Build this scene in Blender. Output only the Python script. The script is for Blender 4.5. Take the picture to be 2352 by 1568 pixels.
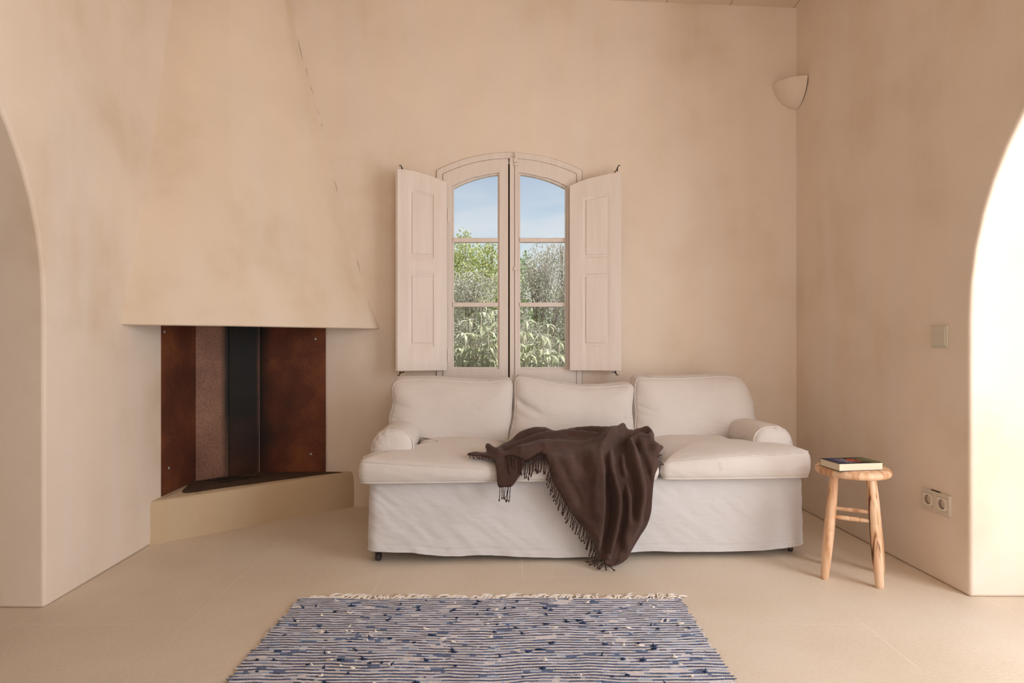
import bpy, bmesh, math, random
import numpy as np
from mathutils import Vector, Matrix, noise, geometry
from math import sin, cos, pi, radians, sqrt, atan2, exp

random.seed(7)
rng = np.random.default_rng(7)
for o in list(bpy.data.objects):
    bpy.data.objects.remove(o, do_unlink=True)
scn = bpy.context.scene
COL = scn.collection

# ------------------------------------------------------------------ camera
F = 1460.0            # focal length in pixels of the 2352 px wide frame
CX, CY, H = 1176.0, 784.0, 1.0
cam_d = bpy.data.cameras.new('camera')
cam_d.sensor_width = 36.0
cam_d.lens = F / 2352.0 * 36.0
cam_d.clip_start = 0.05
cam = bpy.data.objects.new('camera', cam_d)
cam.location = (0, 0, H)
cam.rotation_euler = (radians(90), 0, 0)
COL.objects.link(cam)
scn.camera = cam

# ------------------------------------------------------------------ exposure
vs = scn.view_settings
vs.view_transform = 'Standard'
vs.look = 'None'
vs.gamma = 1.0
vs.use_curve_mapping = False
vs.exposure = 0.35
scn.cycles.max_bounces = 12
scn.cycles.diffuse_bounces = 8
scn.cycles.use_denoising = True

# ------------------------------------------------------------------ world sky with a little cloud near the horizon
w = bpy.data.worlds.new('sky')
scn.world = w
w.use_nodes = True
nt = w.node_tree
nt.nodes.clear()
def N(nt, t, **kw):
    n = nt.nodes.new(t)
    for k, v in kw.items():
        setattr(n, k, v)
    return n
sky = N(nt, 'ShaderNodeTexSky', sky_type='NISHITA', sun_disc=False)
sky.sun_elevation = radians(55)
sky.sun_rotation = radians(200)
sky.air_density = 1.0
sky.dust_density = 1.6
tc = N(nt, 'ShaderNodeTexCoord')
mp = N(nt, 'ShaderNodeMapping'); mp.inputs['Scale'].default_value = (2.2, 2.2, 8.0)
nz = N(nt, 'ShaderNodeTexNoise'); nz.inputs['Scale'].default_value = 2.3; nz.inputs['Detail'].default_value = 6
cr = N(nt, 'ShaderNodeValToRGB')
cr.color_ramp.elements[0].position = 0.42; cr.color_ramp.elements[1].position = 0.60
sep = N(nt, 'ShaderNodeSeparateXYZ')
mr = N(nt, 'ShaderNodeMapRange'); mr.inputs[1].default_value = 0.13; mr.inputs[2].default_value = 0.26
mr.inputs[3].default_value = 1.0; mr.inputs[4].default_value = 0.05
mul = N(nt, 'ShaderNodeMath', operation='MULTIPLY')
skm = N(nt, 'ShaderNodeMix', data_type='RGBA', blend_type='MULTIPLY'); skm.inputs[0].default_value = 1.0
skm.inputs[7].default_value = (0.170, 0.140, 0.118, 1)
mix = N(nt, 'ShaderNodeMix', data_type='RGBA')
mix.inputs[7].default_value = (0.62, 0.63, 0.66, 1)
bg = N(nt, 'ShaderNodeBackground'); bg.inputs[1].default_value = 1.0
out = N(nt, 'ShaderNodeOutputWorld')
L = nt.links.new
L(tc.outputs['Generated'], mp.inputs[0]); L(mp.outputs[0], nz.inputs['Vector']); L(nz.outputs[0], cr.inputs[0])
L(tc.outputs['Generated'], sep.inputs[0]); L(sep.outputs[2], mr.inputs[0])
L(cr.outputs[0], mul.inputs[0]); L(mr.outputs[0], mul.inputs[1]); L(mul.outputs[0], mix.inputs[0])
L(sky.outputs[0], skm.inputs[6]); L(skm.outputs[2], mix.inputs[6]); L(mix.outputs[2], bg.inputs[0]); L(bg.outputs[0], out.inputs[0])

# ------------------------------------------------------------------ sun, daylight entering by the arch, and a rear fill
def light(name, kind, loc, rot, energy, color, **kw):
    d = bpy.data.lights.new(name, kind)
    d.energy = energy; d.color = color
    for k, v in kw.items(): setattr(d, k, v)
    o = bpy.data.objects.new(name, d)
    o.location = loc; o.rotation_euler = rot
    COL.objects.link(o)
    return o
sun = light('sun', 'SUN', (5, -1, 12), (0, 0, 0), 4.4, (1.0, 0.96, 0.88), angle=radians(1.0))
sun.rotation_euler = Vector((-0.50, 0.16, -0.85)).to_track_quat('-Z', 'Y').to_euler()
# daylight through the right-hand archway (it stands outside the arch and faces into the room)
light('archway_daylight', 'AREA', (2.45, 1.0, 1.4), (0, radians(90), 0), 50, (0.975, 0.985, 1.0), shape='RECTANGLE', size=2.4, size_y=1.7)
light('porch_daylight', 'AREA', (3.4, -0.3, 1.6), (0, radians(90), 0), 16, (0.975, 0.985, 1.0), shape='RECTANGLE', size=2.7, size_y=1.6)
# added fill lamp for an unseen doorway behind the camera, on the right
light('rear_fill', 'AREA', (1.15, -1.9, 1.45), (radians(90), 0, radians(24)), 22, (1.0, 0.97, 0.94), shape='RECTANGLE', size=1.4, size_y=2.4)

# ------------------------------------------------------------------ helpers
def tag(o, label=None, cat=None, group=None, kind=None):
    if label: o['label'] = label
    if cat: o['category'] = cat
    if group: o['group'] = group
    if kind: o['kind'] = kind
    return o
def empty(name, loc=(0, 0, 0), rz=0.0):
    o = bpy.data.objects.new(name, None)
    o.empty_display_size = 0.1
    o.location = loc; o.rotation_euler = (0, 0, rz)
    COL.objects.link(o)
    return o
def link(name, me, mat=None, parent=None, smooth=None):
    if mat is not None:
        for m in (mat if isinstance(mat, (list, tuple)) else [mat]): me.materials.append(m)
    o = bpy.data.objects.new(name, me)
    COL.objects.link(o)
    if parent is not None: o.parent = parent
    if smooth is not None:
        me.polygons.foreach_set('use_smooth', [True] * len(me.polygons))
        if smooth < 180: me.set_sharp_from_angle(angle=radians(smooth))
    me.update()
    return o
def mesh(name, V, Fc, mat=None, parent=None, smooth=None):
    me = bpy.data.meshes.new(name)
    me.from_pydata([tuple(map(float, v)) for v in V], [], [tuple(map(int, f)) for f in Fc])
    me.validate()
    return link(name, me, mat, parent, smooth)
class MB:
    """collects shapes, then links them as ONE mesh"""
    def __init__(s): s.V = []; s.F = []; s.M = []
    def add(s, V, Fc, m=0):
        b = len(s.V); s.V += [tuple(v) for v in V]
        s.F += [tuple(i + b for i in f) for f in Fc]; s.M += [m] * len(Fc)
        return s
    def box(s, x0, x1, y0, y1, z0, z1, m=0, M=None):
        V = [Vector(v) for v in ((x0,y0,z0),(x1,y0,z0),(x1,y1,z0),(x0,y1,z0),(x0,y0,z1),(x1,y0,z1),(x1,y1,z1),(x0,y1,z1))]
        if M is not None: V = [M @ v for v in V]
        return s.add(V, [(0,3,2,1),(4,5,6,7),(0,1,5,4),(1,2,6,5),(2,3,7,6),(3,0,4,7)], m)
    def tube(s, pts, r, n=8, m=0, cap=True):
        pts = [Vector(p) for p in pts]
        rs = r if isinstance(r, (list, tuple)) else [r] * len(pts)
        V = []; Fc = []
        up = None
        for i, p in enumerate(pts):
            d = (pts[min(i+1, len(pts)-1)] - pts[max(i-1, 0)])
            if d.length < 1e-9: d = Vector((0, 0, 1))
            d.normalize()
            if up is None:
                up = Vector((0, 0, 1)) if abs(d.z) < .9 else Vector((1, 0, 0))
            a = d.cross(up)
            if a.length < 1e-6: a = d.orthogonal()
            a.normalize(); b = a.cross(d).normalized(); up = b
            for k in range(n):
                t = 2*pi*k/n
                V.append(p + a*(cos(t)*rs[i]) + b*(sin(t)*rs[i]))
        for i in range(len(pts)-1):
            for k in range(n):
                k2 = (k+1) % n
                Fc.append((i*n+k, i*n+k2, (i+1)*n+k2, (i+1)*n+k))
        if cap:
            Fc.append(tuple(range(n))[::-1]); Fc.append(tuple((len(pts)-1)*n+k for k in range(n)))
        return s.add(V, Fc, m)
    def lathe(s, prof, n=32, M=None, m=0, a0=0, a1=2*pi):
        full = abs(a1-a0-2*pi) < 1e-6
        cols = n if full else n+1
        V = []; Fc = []
        for r, z in prof:
            for k in range(cols):
                t = a0 + (a1-a0)*k/n
                v = Vector((r*cos(t), r*sin(t), z))
                V.append(M @ v if M is not None else v)
        for i in range(len(prof)-1):
            for k in range(n):
                k2 = (k+1) % cols
                Fc.append((i*cols+k, i*cols+k2, (i+1)*cols+k2, (i+1)*cols+k))
        return s.add(V, Fc, m)
    def build(s, name, mat, parent=None, smooth=None, bevel=0, merge=False):
        me = bpy.data.meshes.new(name)
        me.from_pydata([tuple(v) for v in s.V], [], s.F)
        me.polygons.foreach_set('material_index', s.M)
        if merge or bevel:
            bm = bmesh.new(); bm.from_mesh(me)
            bmesh.ops.remove_doubles(bm, verts=bm.verts, dist=1e-5)
            bmesh.ops.recalc_face_normals(bm, faces=bm.faces)
            bm.to_mesh(me); bm.free()
        o = link(name, me, mat, parent, smooth)
        if bevel:
            b = o.modifiers.new('bevel', 'BEVEL'); b.width = bevel; b.segments = 3; b.limit_method = 'ANGLE'
            b.angle_limit = radians(35); b.harden_normals = False
        return o
def grid(nu, nv, f, closed_u=False):
    """vertex grid f(i,j) with quads"""
    V = [f(i, j) for j in range(nv) for i in range(nu)]
    Fc = []
    for j in range(nv-1):
        for i in range(nu if closed_u else nu-1):
            i2 = (i+1) % nu
            Fc.append((j*nu+i, j*nu+i2, (j+1)*nu+i2, (j+1)*nu+i))
    return V, Fc
def fbm(x, y, z=0.0, o=4):
    return noise.fractal(Vector((x, y, z)), 1.0, 2.0, o)
def catmull(P, n, closed=True):
    P = [Vector(p) for p in P]; m = len(P); R = []
    segs = m if closed else m-1
    for i in range(segs):
        if closed: a, b, c, d = P[(i-1) % m], P[i], P[(i+1) % m], P[(i+2) % m]
        else: a, b, c, d = P[max(i-1,0)], P[i], P[i+1], P[min(i+2,m-1)]
        for k in range(n):
            t = k/n
            R.append(0.5*((2*b)+(c-a)*t+(2*a-5*b+4*c-d)*t*t+(3*b-a-3*c+d)*t*t*t))
    if not closed: R.append(P[-1])
    return R
def resample(P, n, closed=True):
    P = [Vector(p) for p in P]
    Q = P + [P[0]] if closed else P
    L_ = [0]
    for a, b in zip(Q[:-1], Q[1:]): L_.append(L_[-1] + (b-a).length)
    T = L_[-1]; R = []; j = 0
    cnt = n if closed else n-1
    for k in range(n):
        s_ = T*k/cnt
        while j < len(L_)-2 and L_[j+1] < s_: j += 1
        d = L_[j+1]-L_[j]
        R.append(Q[j].lerp(Q[j+1], 0 if d < 1e-12 else (s_-L_[j])/d))
    return R
def interp(x, xs, ys): return float(np.interp(x, xs, ys))
def sstep(a, b, x):
    t = min(1, max(0, (x-a)/(b-a))); return t*t*(3-2*t)

# ------------------------------------------------------------------ materials
def mat_new(name):
    m = bpy.data.materials.new(name); m.use_nodes = True
    nt = m.node_tree; nt.nodes.clear()
    o = N(nt, 'ShaderNodeOutputMaterial'); b = N(nt, 'ShaderNodeBsdfPrincipled')
    nt.links.new(b.outputs[0], o.inputs[0])
    return m, nt, b
def simple(name, col, rough=0.6, metal=0.0, var=0.0, vscale=20, bump=0.0, bscale=60, spec=0.3, sheen=0.0):
    m, nt, b = mat_new(name)
    b.inputs['Base Color'].default_value = (*col, 1); b.inputs['Roughness'].default_value = rough
    b.inputs['Metallic'].default_value = metal; b.inputs['Specular IOR Level'].default_value = spec
    if sheen: b.inputs['Sheen Weight'].default_value = sheen; b.inputs['Sheen Roughness'].default_value = .5
    tc = N(nt, 'ShaderNodeTexCoord')
    if var:
        nz = N(nt, 'ShaderNodeTexNoise'); nz.inputs['Scale'].default_value = vscale; nz.inputs['Detail'].default_value = 4
        mx = N(nt, 'ShaderNodeMix', data_type='RGBA')
        mx.inputs[6].default_value = (*[c*(1-var) for c in col], 1); mx.inputs[7].default_value = (*[min(1, c*(1+var)) for c in col], 1)
        nt.links.new(tc.outputs['Object'], nz.inputs['Vector']); nt.links.new(nz.outputs[0], mx.inputs[0]); nt.links.new(mx.outputs[2], b.inputs['Base Color'])
    if bump:
        nb = N(nt, 'ShaderNodeTexNoise'); nb.inputs['Scale'].default_value = bscale; nb.inputs['Detail'].default_value = 3
        bp = N(nt, 'ShaderNodeBump'); bp.inputs['Strength'].default_value = bump; bp.inputs['Distance'].default_value = 0.01
        nt.links.new(tc.outputs['Object'], nb.inputs['Vector']); nt.links.new(nb.outputs[0], bp.inputs['Height']); nt.links.new(bp.outputs[0], b.inputs['Normal'])
    return m
def ramp(nt, stops, interp='LINEAR'):
    r = N(nt, 'ShaderNodeValToRGB'); r.color_ramp.interpolation = interp
    e = r.color_ramp.elements
    e[0].position = stops[0][0]; e[0].color = (*stops[0][1], 1)
    e[1].position = stops[-1][0]; e[1].color = (*stops[-1][1], 1)
    for p, c in stops[1:-1]:
        x = e.new(p); x.color = (*c, 1)
    return r
def plaster(name, col, var=0.075, lime=0.4):
    """hand trowelled lime plaster: broad clouds, vertical washes, hairline pits"""
    m, nt, b = mat_new(name); l = nt.links.new
    b.inputs['Roughness'].default_value = 0.85; b.inputs['Specular IOR Level'].default_value = 0.15
    tc = N(nt, 'ShaderNodeTexCoord')
    n1 = N(nt, 'ShaderNodeTexNoise'); n1.inputs['Scale'].default_value = 1.7; n1.inputs['Detail'].default_value = 5; n1.inputs['Roughness'].default_value = .55
    mp = N(nt, 'ShaderNodeMapping'); mp.inputs['Scale'].default_value = (6, 6, 0.8)
    n2 = N(nt, 'ShaderNodeTexNoise'); n2.inputs['Scale'].default_value = 1.0; n2.inputs['Detail'].default_value = 3
    n3 = N(nt, 'ShaderNodeTexNoise'); n3.inputs['Scale'].default_value = 45; n3.inputs['Detail'].default_value = 4
    l(tc.outputs['Object'], n1.inputs['Vector']); l(tc.outputs['Object'], mp.inputs[0]); l(mp.outputs[0], n2.inputs['Vector']); l(tc.outputs['Object'], n3.inputs['Vector'])
    r1 = ramp(nt, [(0.3, (col[0]*(1-var*1.5), col[1]*(1-var*2.0), col[2]*(1-var*2.8))), (0.5, col), (0.72, tuple(min(1, c*(1+var*.8)) for c in col))])
    l(n1.outputs[0], r1.inputs[0])
    mx = N(nt, 'ShaderNodeMix', data_type='RGBA'); l(r1.outputs[0], mx.inputs[6])
    mx.inputs[7].default_value = (min(1, col[0]*1.04), min(1, col[1]*1.10), min(1, col[2]*1.22), 1)
    m2 = N(nt, 'ShaderNodeMapRange'); m2.inputs[1].default_value = .42; m2.inputs[2].default_value = .7; m2.inputs[3].default_value = 0; m2.inputs[4].default_value = lime
    l(n2.outputs[0], m2.inputs[0]); l(m2.outputs[0], mx.inputs[0]); l(mx.outputs[2], b.inputs['Base Color'])
    bp = N(nt, 'ShaderNodeBump'); bp.inputs['Strength'].default_value = .12; bp.inputs['Distance'].default_value = .004
    l(n3.outputs[0], bp.inputs['Height'])
    bp2 = N(nt, 'ShaderNodeBump'); bp2.inputs['Strength'].default_value = .35; bp2.inputs['Distance'].default_value = .02
    n4 = N(nt, 'ShaderNodeTexNoise'); n4.inputs['Scale'].default_value = 4.5; n4.inputs['Detail'].default_value = 2
    l(tc.outputs['Object'], n4.inputs['Vector']); l(n4.outputs[0], bp2.inputs['Height']); l(bp.outputs[0], bp2.inputs['Normal']); l(bp2.outputs[0], b.inputs['Normal'])
    return m
PL = (0.79, 0.69, 0.59)
M_wall = plaster('wall_plaster', PL)
M_hood = plaster('hood_plaster', (0.765, 0.655, 0.535), .08)
M_hearth = plaster('hearth_plaster', (0.55, 0.43, 0.29), .09)
M_white_wall = plaster('arch_lime_wash', (0.80, 0.74, 0.67), .03)

def floor_material():
    m, nt, b = mat_new('polished_microcement'); l = nt.links.new
    b.inputs['Roughness'].default_value = 0.5; b.inputs['Specular IOR Level'].default_value = 0.3
    tc = N(nt, 'ShaderNodeTexCoord')
    n1 = N(nt, 'ShaderNodeTexNoise'); n1.inputs['Scale'].default_value = 2.0; n1.inputs['Detail'].default_value = 5
    n2 = N(nt, 'ShaderNodeTexNoise'); n2.inputs['Scale'].default_value = 70; n2.inputs['Detail'].default_value = 4
    mpp = N(nt, 'ShaderNodeMapping'); mpp.inputs['Scale'].default_value = (1, 2.2, 1)
    for n in (n1,): l(tc.outputs['Object'], n.inputs['Vector'])
    l(tc.outputs['Object'], mpp.inputs[0]); l(mpp.outputs[0], n2.inputs['Vector'])
    r = ramp(nt, [(.3, (.68, .585, .475)), (.55, (.73, .645, .54)), (.75, (.76, .69, .60))]); l(n1.outputs[0], r.inputs[0])
    mx = N(nt, 'ShaderNodeMix', data_type='RGBA', blend_type='MULTIPLY'); mx.inputs[0].default_value = .35
    r2 = ramp(nt, [(.35, (.80, .78, .76)), (.65, (1, 1, 1))]); l(n2.outputs[0], r2.inputs[0])
    l(r.outputs[0], mx.inputs[6]); l(r2.outputs[0], mx.inputs[7])
    # faint joints: columns 0.6 m wide running in depth, staggered cross joints
    mp = N(nt, 'ShaderNodeMapping'); mp.inputs['Rotation'].default_value = (0, 0, radians(90)); mp.inputs['Location'].default_value = (0.0, .555, 0)
    br = N(nt, 'ShaderNodeTexBrick'); br.offset = .5
    br.inputs['Color1'].default_value = (0, 0, 0, 1); br.inputs['Color2'].default_value = (0, 0, 0, 1); br.inputs['Mortar'].default_value = (1, 1, 1, 1)
    br.inputs['Scale'].default_value = 1; br.inputs['Mortar Size'].default_value = .0024; br.inputs['Brick Width'].default_value = .9; br.inputs['Row Height'].default_value = .6
    l(tc.outputs['Object'], mp.inputs[0]); l(mp.outputs[0], br.inputs['Vector'])
    n5 = N(nt, 'ShaderNodeTexNoise'); n5.inputs['Scale'].default_value = 2.2
    l(tc.outputs['Object'], n5.inputs['Vector'])
    m5 = N(nt, 'ShaderNodeMapRange'); m5.inputs[1].default_value = .42; m5.inputs[2].default_value = .58; m5.inputs[3].default_value = .0; m5.inputs[4].default_value = .42; l(n5.outputs[0], m5.inputs[0])
    mm = N(nt, 'ShaderNodeMath', operation='MULTIPLY'); l(br.outputs['Color'], mm.inputs[0]); l(m5.outputs[0], mm.inputs[1])
    mx2 = N(nt, 'ShaderNodeMix', data_type='RGBA'); mx2.inputs[7].default_value = (.90, .82, .72, 1)
    l(mm.outputs[0], mx2.inputs[0]); l(mx.outputs[2], mx2.inputs[6]); l(mx2.outputs[2], b.inputs['Base Color'])
    bp = N(nt, 'ShaderNodeBump'); bp.inputs['Strength'].default_value = .25; bp.inputs['Distance'].default_value = .003
    l(n2.outputs[0], bp.inputs['Height']); l(bp.outputs[0], b.inputs['Normal'])
    return m
M_floor = floor_material()

def ceiling_material():
    m, nt, b = mat_new('ceiling_slabs'); l = nt.links.new
    b.inputs['Roughness'].default_value = .9
    tc = N(nt, 'ShaderNodeTexCoord'); br = N(nt, 'ShaderNodeTexBrick'); br.offset = .5
    mp = N(nt, 'ShaderNodeMapping'); mp.inputs['Rotation'].default_value = (0, 0, radians(90)); mp.inputs['Location'].default_value = (0, .22, 0)
    br.inputs['Color1'].default_value = (.76, .65, .54, 1); br.inputs['Color2'].default_value = (.79, .68, .57, 1); br.inputs['Mortar'].default_value = (.40, .29, .2, 1)
    br.inputs['Scale'].default_value = 1; br.inputs['Mortar Size'].default_value = .003; br.inputs['Brick Width'].default_value = 1.2; br.inputs['Row Height'].default_value = .385
    l(tc.outputs['Object'], mp.inputs[0]); l(mp.outputs[0], br.inputs['Vector']); l(br.outputs['Color'], b.inputs['Base Color'])
    return m
M_ceil = ceiling_material()

def paint_material():
    m, nt, b = mat_new('old_white_paint'); l = nt.links.new
    b.inputs['Roughness'].default_value = .45; b.inputs['Specular IOR Level'].default_value = .35
    tc = N(nt, 'ShaderNodeTexCoord')
    mp = N(nt, 'ShaderNodeMapping'); mp.inputs['Scale'].default_value = (30, 30, 2.5)
    n1 = N(nt, 'ShaderNodeTexNoise'); n1.inputs['Scale'].default_value = 1; n1.inputs['Detail'].default_value = 5
    l(tc.outputs['Object'], mp.inputs[0]); l(mp.outputs[0], n1.inputs['Vector'])
    r = ramp(nt, [(.3, (.735, .66, .61)), (.7, (.79, .725, .68))]); l(n1.outputs[0], r.inputs[0])
    # a few bare chips
    n2 = N(nt, 'ShaderNodeTexNoise'); n2.inputs['Scale'].default_value = 23; n2.inputs['Detail'].default_value = 2
    mp2 = N(nt, 'ShaderNodeMapping'); mp2.inputs['Scale'].default_value = (1, 1, .35)
    l(tc.outputs['Object'], mp2.inputs[0]); l(mp2.outputs[0], n2.inputs['Vector'])
    r2 = ramp(nt, [(.79, (0, 0, 0)), (.80, (1, 1, 1))]); l(n2.outputs[0], r2.inputs[0])
    mx = N(nt, 'ShaderNodeMix', data_type='RGBA'); mx.inputs[7].default_value = (.25, .16, .10, 1)
    l(r2.outputs[0], mx.inputs[0]); l(r.outputs[0], mx.inputs[6]); l(mx.outputs[2], b.inputs['Base Color'])
    bp = N(nt, 'ShaderNodeBump'); bp.inputs['Strength'].default_value = .15; bp.inputs['Distance'].default_value = .002
    l(n1.outputs[0], bp.inputs['Height']); l(bp.outputs[0], b.inputs['Normal'])
    return m
M_paint = paint_material()

def fabric_material(name, c1, c2, wr=.5):
    m, nt, b = mat_new(name); l = nt.links.new
    b.inputs['Roughness'].default_value = .9; b.inputs['Specular IOR Level'].default_value = .1
    b.inputs['Sheen Weight'].default_value = .15
    tc = N(nt, 'ShaderNodeTexCoord')
    n1 = N(nt, 'ShaderNodeTexNoise'); n1.inputs['Scale'].default_value = 3.5; n1.inputs['Detail'].default_value = 5
    l(tc.outputs['Object'], n1.inputs['Vector'])
    r = ramp(nt, [(.32, c1), (.62, c2)]); l(n1.outputs[0], r.inputs[0])
    # faint grey marks on the cloth
    n6 = N(nt, 'ShaderNodeTexNoise'); n6.inputs['Scale'].default_value = 9; n6.inputs['Detail'].default_value = 2
    l(tc.outputs['Object'], n6.inputs['Vector'])
    r6 = ramp(nt, [(.70, (1, 1, 1)), (.80, (.86, .84, .82))]); l(n6.outputs[0], r6.inputs[0])
    mx = N(nt, 'ShaderNodeMix', data_type='RGBA', blend_type='MULTIPLY'); mx.inputs[0].default_value = 1
    l(r.outputs[0], mx.inputs[6]); l(r6.outputs[0], mx.inputs[7]); l(mx.outputs[2], b.inputs['Base Color'])
    mp = N(nt, 'ShaderNodeMapping'); mp.inputs['Scale'].default_value = (5, 5, 13); mp.inputs['Rotation'].default_value = (0, radians(28), 0)
    n2 = N(nt, 'ShaderNodeTexNoise'); n2.inputs['Scale'].default_value = 1.6; n2.inputs['Detail'].default_value = 4; n2.inputs['Distortion'].default_value = .6
    l(tc.outputs['Object'], mp.inputs[0]); l(mp.outputs[0], n2.inputs['Vector'])
    n3 = N(nt, 'ShaderNodeTexNoise'); n3.inputs['Scale'].default_value = 300
    l(tc.outputs['Object'], n3.inputs['Vector'])
    b1 = N(nt, 'ShaderNodeBump'); b1.inputs['Strength'].default_value = wr; b1.inputs['Distance'].default_value = .02; l(n2.outputs[0], b1.inputs['Height'])
    b2 = N(nt, 'ShaderNodeBump'); b2.inputs['Strength'].default_value = .25; b2.inputs['Distance'].default_value = .001; l(n3.outputs[0], b2.inputs['Height']); l(b1.outputs[0], b2.inputs['Normal']); l(b2.outputs[0], b.inputs['Normal'])
    return m
M_linen = fabric_material('white_linen', (.635, .590, .565), (.685, .645, .62), .35)
M_linen2 = fabric_material('white_linen_skirt', (.60, .585, .595), (.64, .63, .64), .22)
M_wool = fabric_material('brown_wool', (.056, .031, .025), (.088, .051, .041), .3)
M_wool.node_tree.nodes['Principled BSDF'].inputs['Sheen Weight'].default_value = .12
M_tassel = simple('brown_wool_yarn', (.045, .022, .017), .9)
M_black = simple('dark_iron', (.03, .022, .018), .5, .6)
M_castor = simple('castor_steel', (.10, .09, .085), .35, .8)
M_dark = simple('dark_gap', (.03, .02, .015), .9)

def rust_material(name, soot, light):
    m, nt, b = mat_new(name); l = nt.links.new
    b.inputs['Roughness'].default_value = .7; b.inputs['Metallic'].default_value = .15
    tc = N(nt, 'ShaderNodeTexCoord')
    n1 = N(nt, 'ShaderNodeTexNoise'); n1.inputs['Scale'].default_value = 3.2; n1.inputs['Detail'].default_value = 6
    n2 = N(nt, 'ShaderNodeTexNoise'); n2.inputs['Scale'].default_value = 130; n2.inputs['Detail'].default_value = 3
    l(tc.outputs['Object'], n1.inputs['Vector']); l(tc.outputs['Object'], n2.inputs['Vector'])
    k = 1.9 if light else 1.0
    r = ramp(nt, [(.3, (.055*k, .018*k, .010*k)), (.5, (.12*k, .035*k, .016*k)), (.68, (.23*k, .075*k, .026*k))]) if not light else \
        ramp(nt, [(.3, (.17, .085, .06)), (.5, (.26, .14, .095)), (.7, (.33, .19, .13))])
    l(n1.outputs[0], r.inputs[0])
    r2 = ramp(nt, [(.35, (.55, .5, .5)), (.65, (1.3, 1.2, 1.15))]); l(n2.outputs[0], r2.inputs[0])
    mx = N(nt, 'ShaderNodeMix', data_type='RGBA', blend_type='MULTIPLY'); mx.inputs[0].default_value = .6
    l(r.outputs[0], mx.inputs[6]); l(r2.outputs[0], mx.inputs[7])
    last = mx.outputs[2]
    if soot:
        # soot streak from the fire, by position along the plate (UV x), thinner near the base
        uv = N(nt, 'ShaderNodeUVMap'); sp = N(nt, 'ShaderNodeSeparateXYZ'); l(uv.outputs[0], sp.inputs[0])
        sb = N(nt, 'ShaderNodeMath', operation='SUBTRACT'); sb.inputs[1].default_value = soot[0]; l(sp.outputs[0], sb.inputs[0])
        ab = N(nt, 'ShaderNodeMath', operation='ABSOLUTE'); l(sb.outputs[0], ab.inputs[0])
        ad = N(nt, 'ShaderNodeMath', operation='MULTIPLY_ADD'); l(n1.outputs[0], ad.inputs[0]); ad.inputs[1].default_value = .18; l(ab.outputs[0], ad.inputs[2])
        mr = N(nt, 'ShaderNodeMapRange'); mr.interpolation_type = 'SMOOTHSTEP'
        mr.inputs[1].default_value = soot[1]+.09; mr.inputs[2].default_value = soot[2]+.09; mr.inputs[3].default_value = 1; mr.inputs[4].default_value = 0
        l(ad.outputs[0], mr.inputs[0])
        mv = N(nt, 'ShaderNodeMapRange'); mv.inputs[1].default_value = .0; mv.inputs[2].default_value = .35; mv.inputs[3].default_value = .55; mv.inputs[4].default_value = 1
        l(sp.outputs[1], mv.inputs[0])
        mm = N(nt, 'ShaderNodeMath', operation='MULTIPLY'); l(mr.outputs[0], mm.inputs[0]); l(mv.outputs[0], mm.inputs[1])
        m3 = N(nt, 'ShaderNodeMix', data_type='RGBA'); m3.inputs[7].default_value = (.004, .0035, .003, 1)
        l(mm.outputs[0], m3.inputs[0]); l(last, m3.inputs[6]); last = m3.outputs[2]
    l(last, b.inputs['Base Color'])
    bp = N(nt, 'ShaderNodeBump'); bp.inputs['Strength'].default_value = .4; bp.inputs['Distance'].default_value = .002
    l(n2.outputs[0], bp.inputs['Height']); l(bp.outputs[0], b.inputs['Normal'])
    return m

def wood_material():
    m, nt, b = mat_new('raw_pine'); l = nt.links.new
    b.inputs['Roughness'].default_value = .5
    tc = N(nt, 'ShaderNodeTexCoord')
    mp = N(nt, 'ShaderNodeMapping'); mp.inputs['Scale'].default_value = (28, 28, 3)
    n1 = N(nt, 'ShaderNodeTexNoise'); n1.inputs['Scale'].default_value = 1; n1.inputs['Detail'].default_value = 4; n1.inputs['Distortion'].default_value = .8
    l(tc.outputs['Object'], mp.inputs[0]); l(mp.outputs[0], n1.inputs['Vector'])
    r = ramp(nt, [(.34, (.44, .21, .095)), (.47, (.68, .42, .25)), (.7, (.79, .57, .40))]); l(n1.outputs[0], r.inputs[0])
    l(r.outputs[0], b.inputs['Base Color'])
    return m, r
M_wood, _ = wood_material()
M_wood_dark = None
def wood_streak():
    m, nt, b = mat_new('pine_with_dark_streak'); l = nt.links.new
    b.inputs['Roughness'].default_value = .5
    tc = N(nt, 'ShaderNodeTexCoord')
    mp = N(nt, 'ShaderNodeMapping'); mp.inputs['Scale'].default_value = (34, 34, 3.4); mp.inputs['Location'].default_value = (3.1, .4, 1.2)
    n1 = N(nt, 'ShaderNodeTexNoise'); n1.inputs['Scale'].default_value = 1; n1.inputs['Detail'].default_value = 2; n1.inputs['Distortion'].default_value = 1.0
    l(tc.outputs['Object'], mp.inputs[0]); l(mp.outputs[0], n1.inputs['Vector'])
    r = ramp(nt, [(.38, (.06, .024, .012)), (.44, (.30, .13, .06)), (.51, (.68, .42, .25)), (.7, (.80, .58, .41))]); l(n1.outputs[0], r.inputs[0])
    l(r.outputs[0], b.inputs['Base Color'])
    return m
M_wood_dark = wood_streak()

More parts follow.
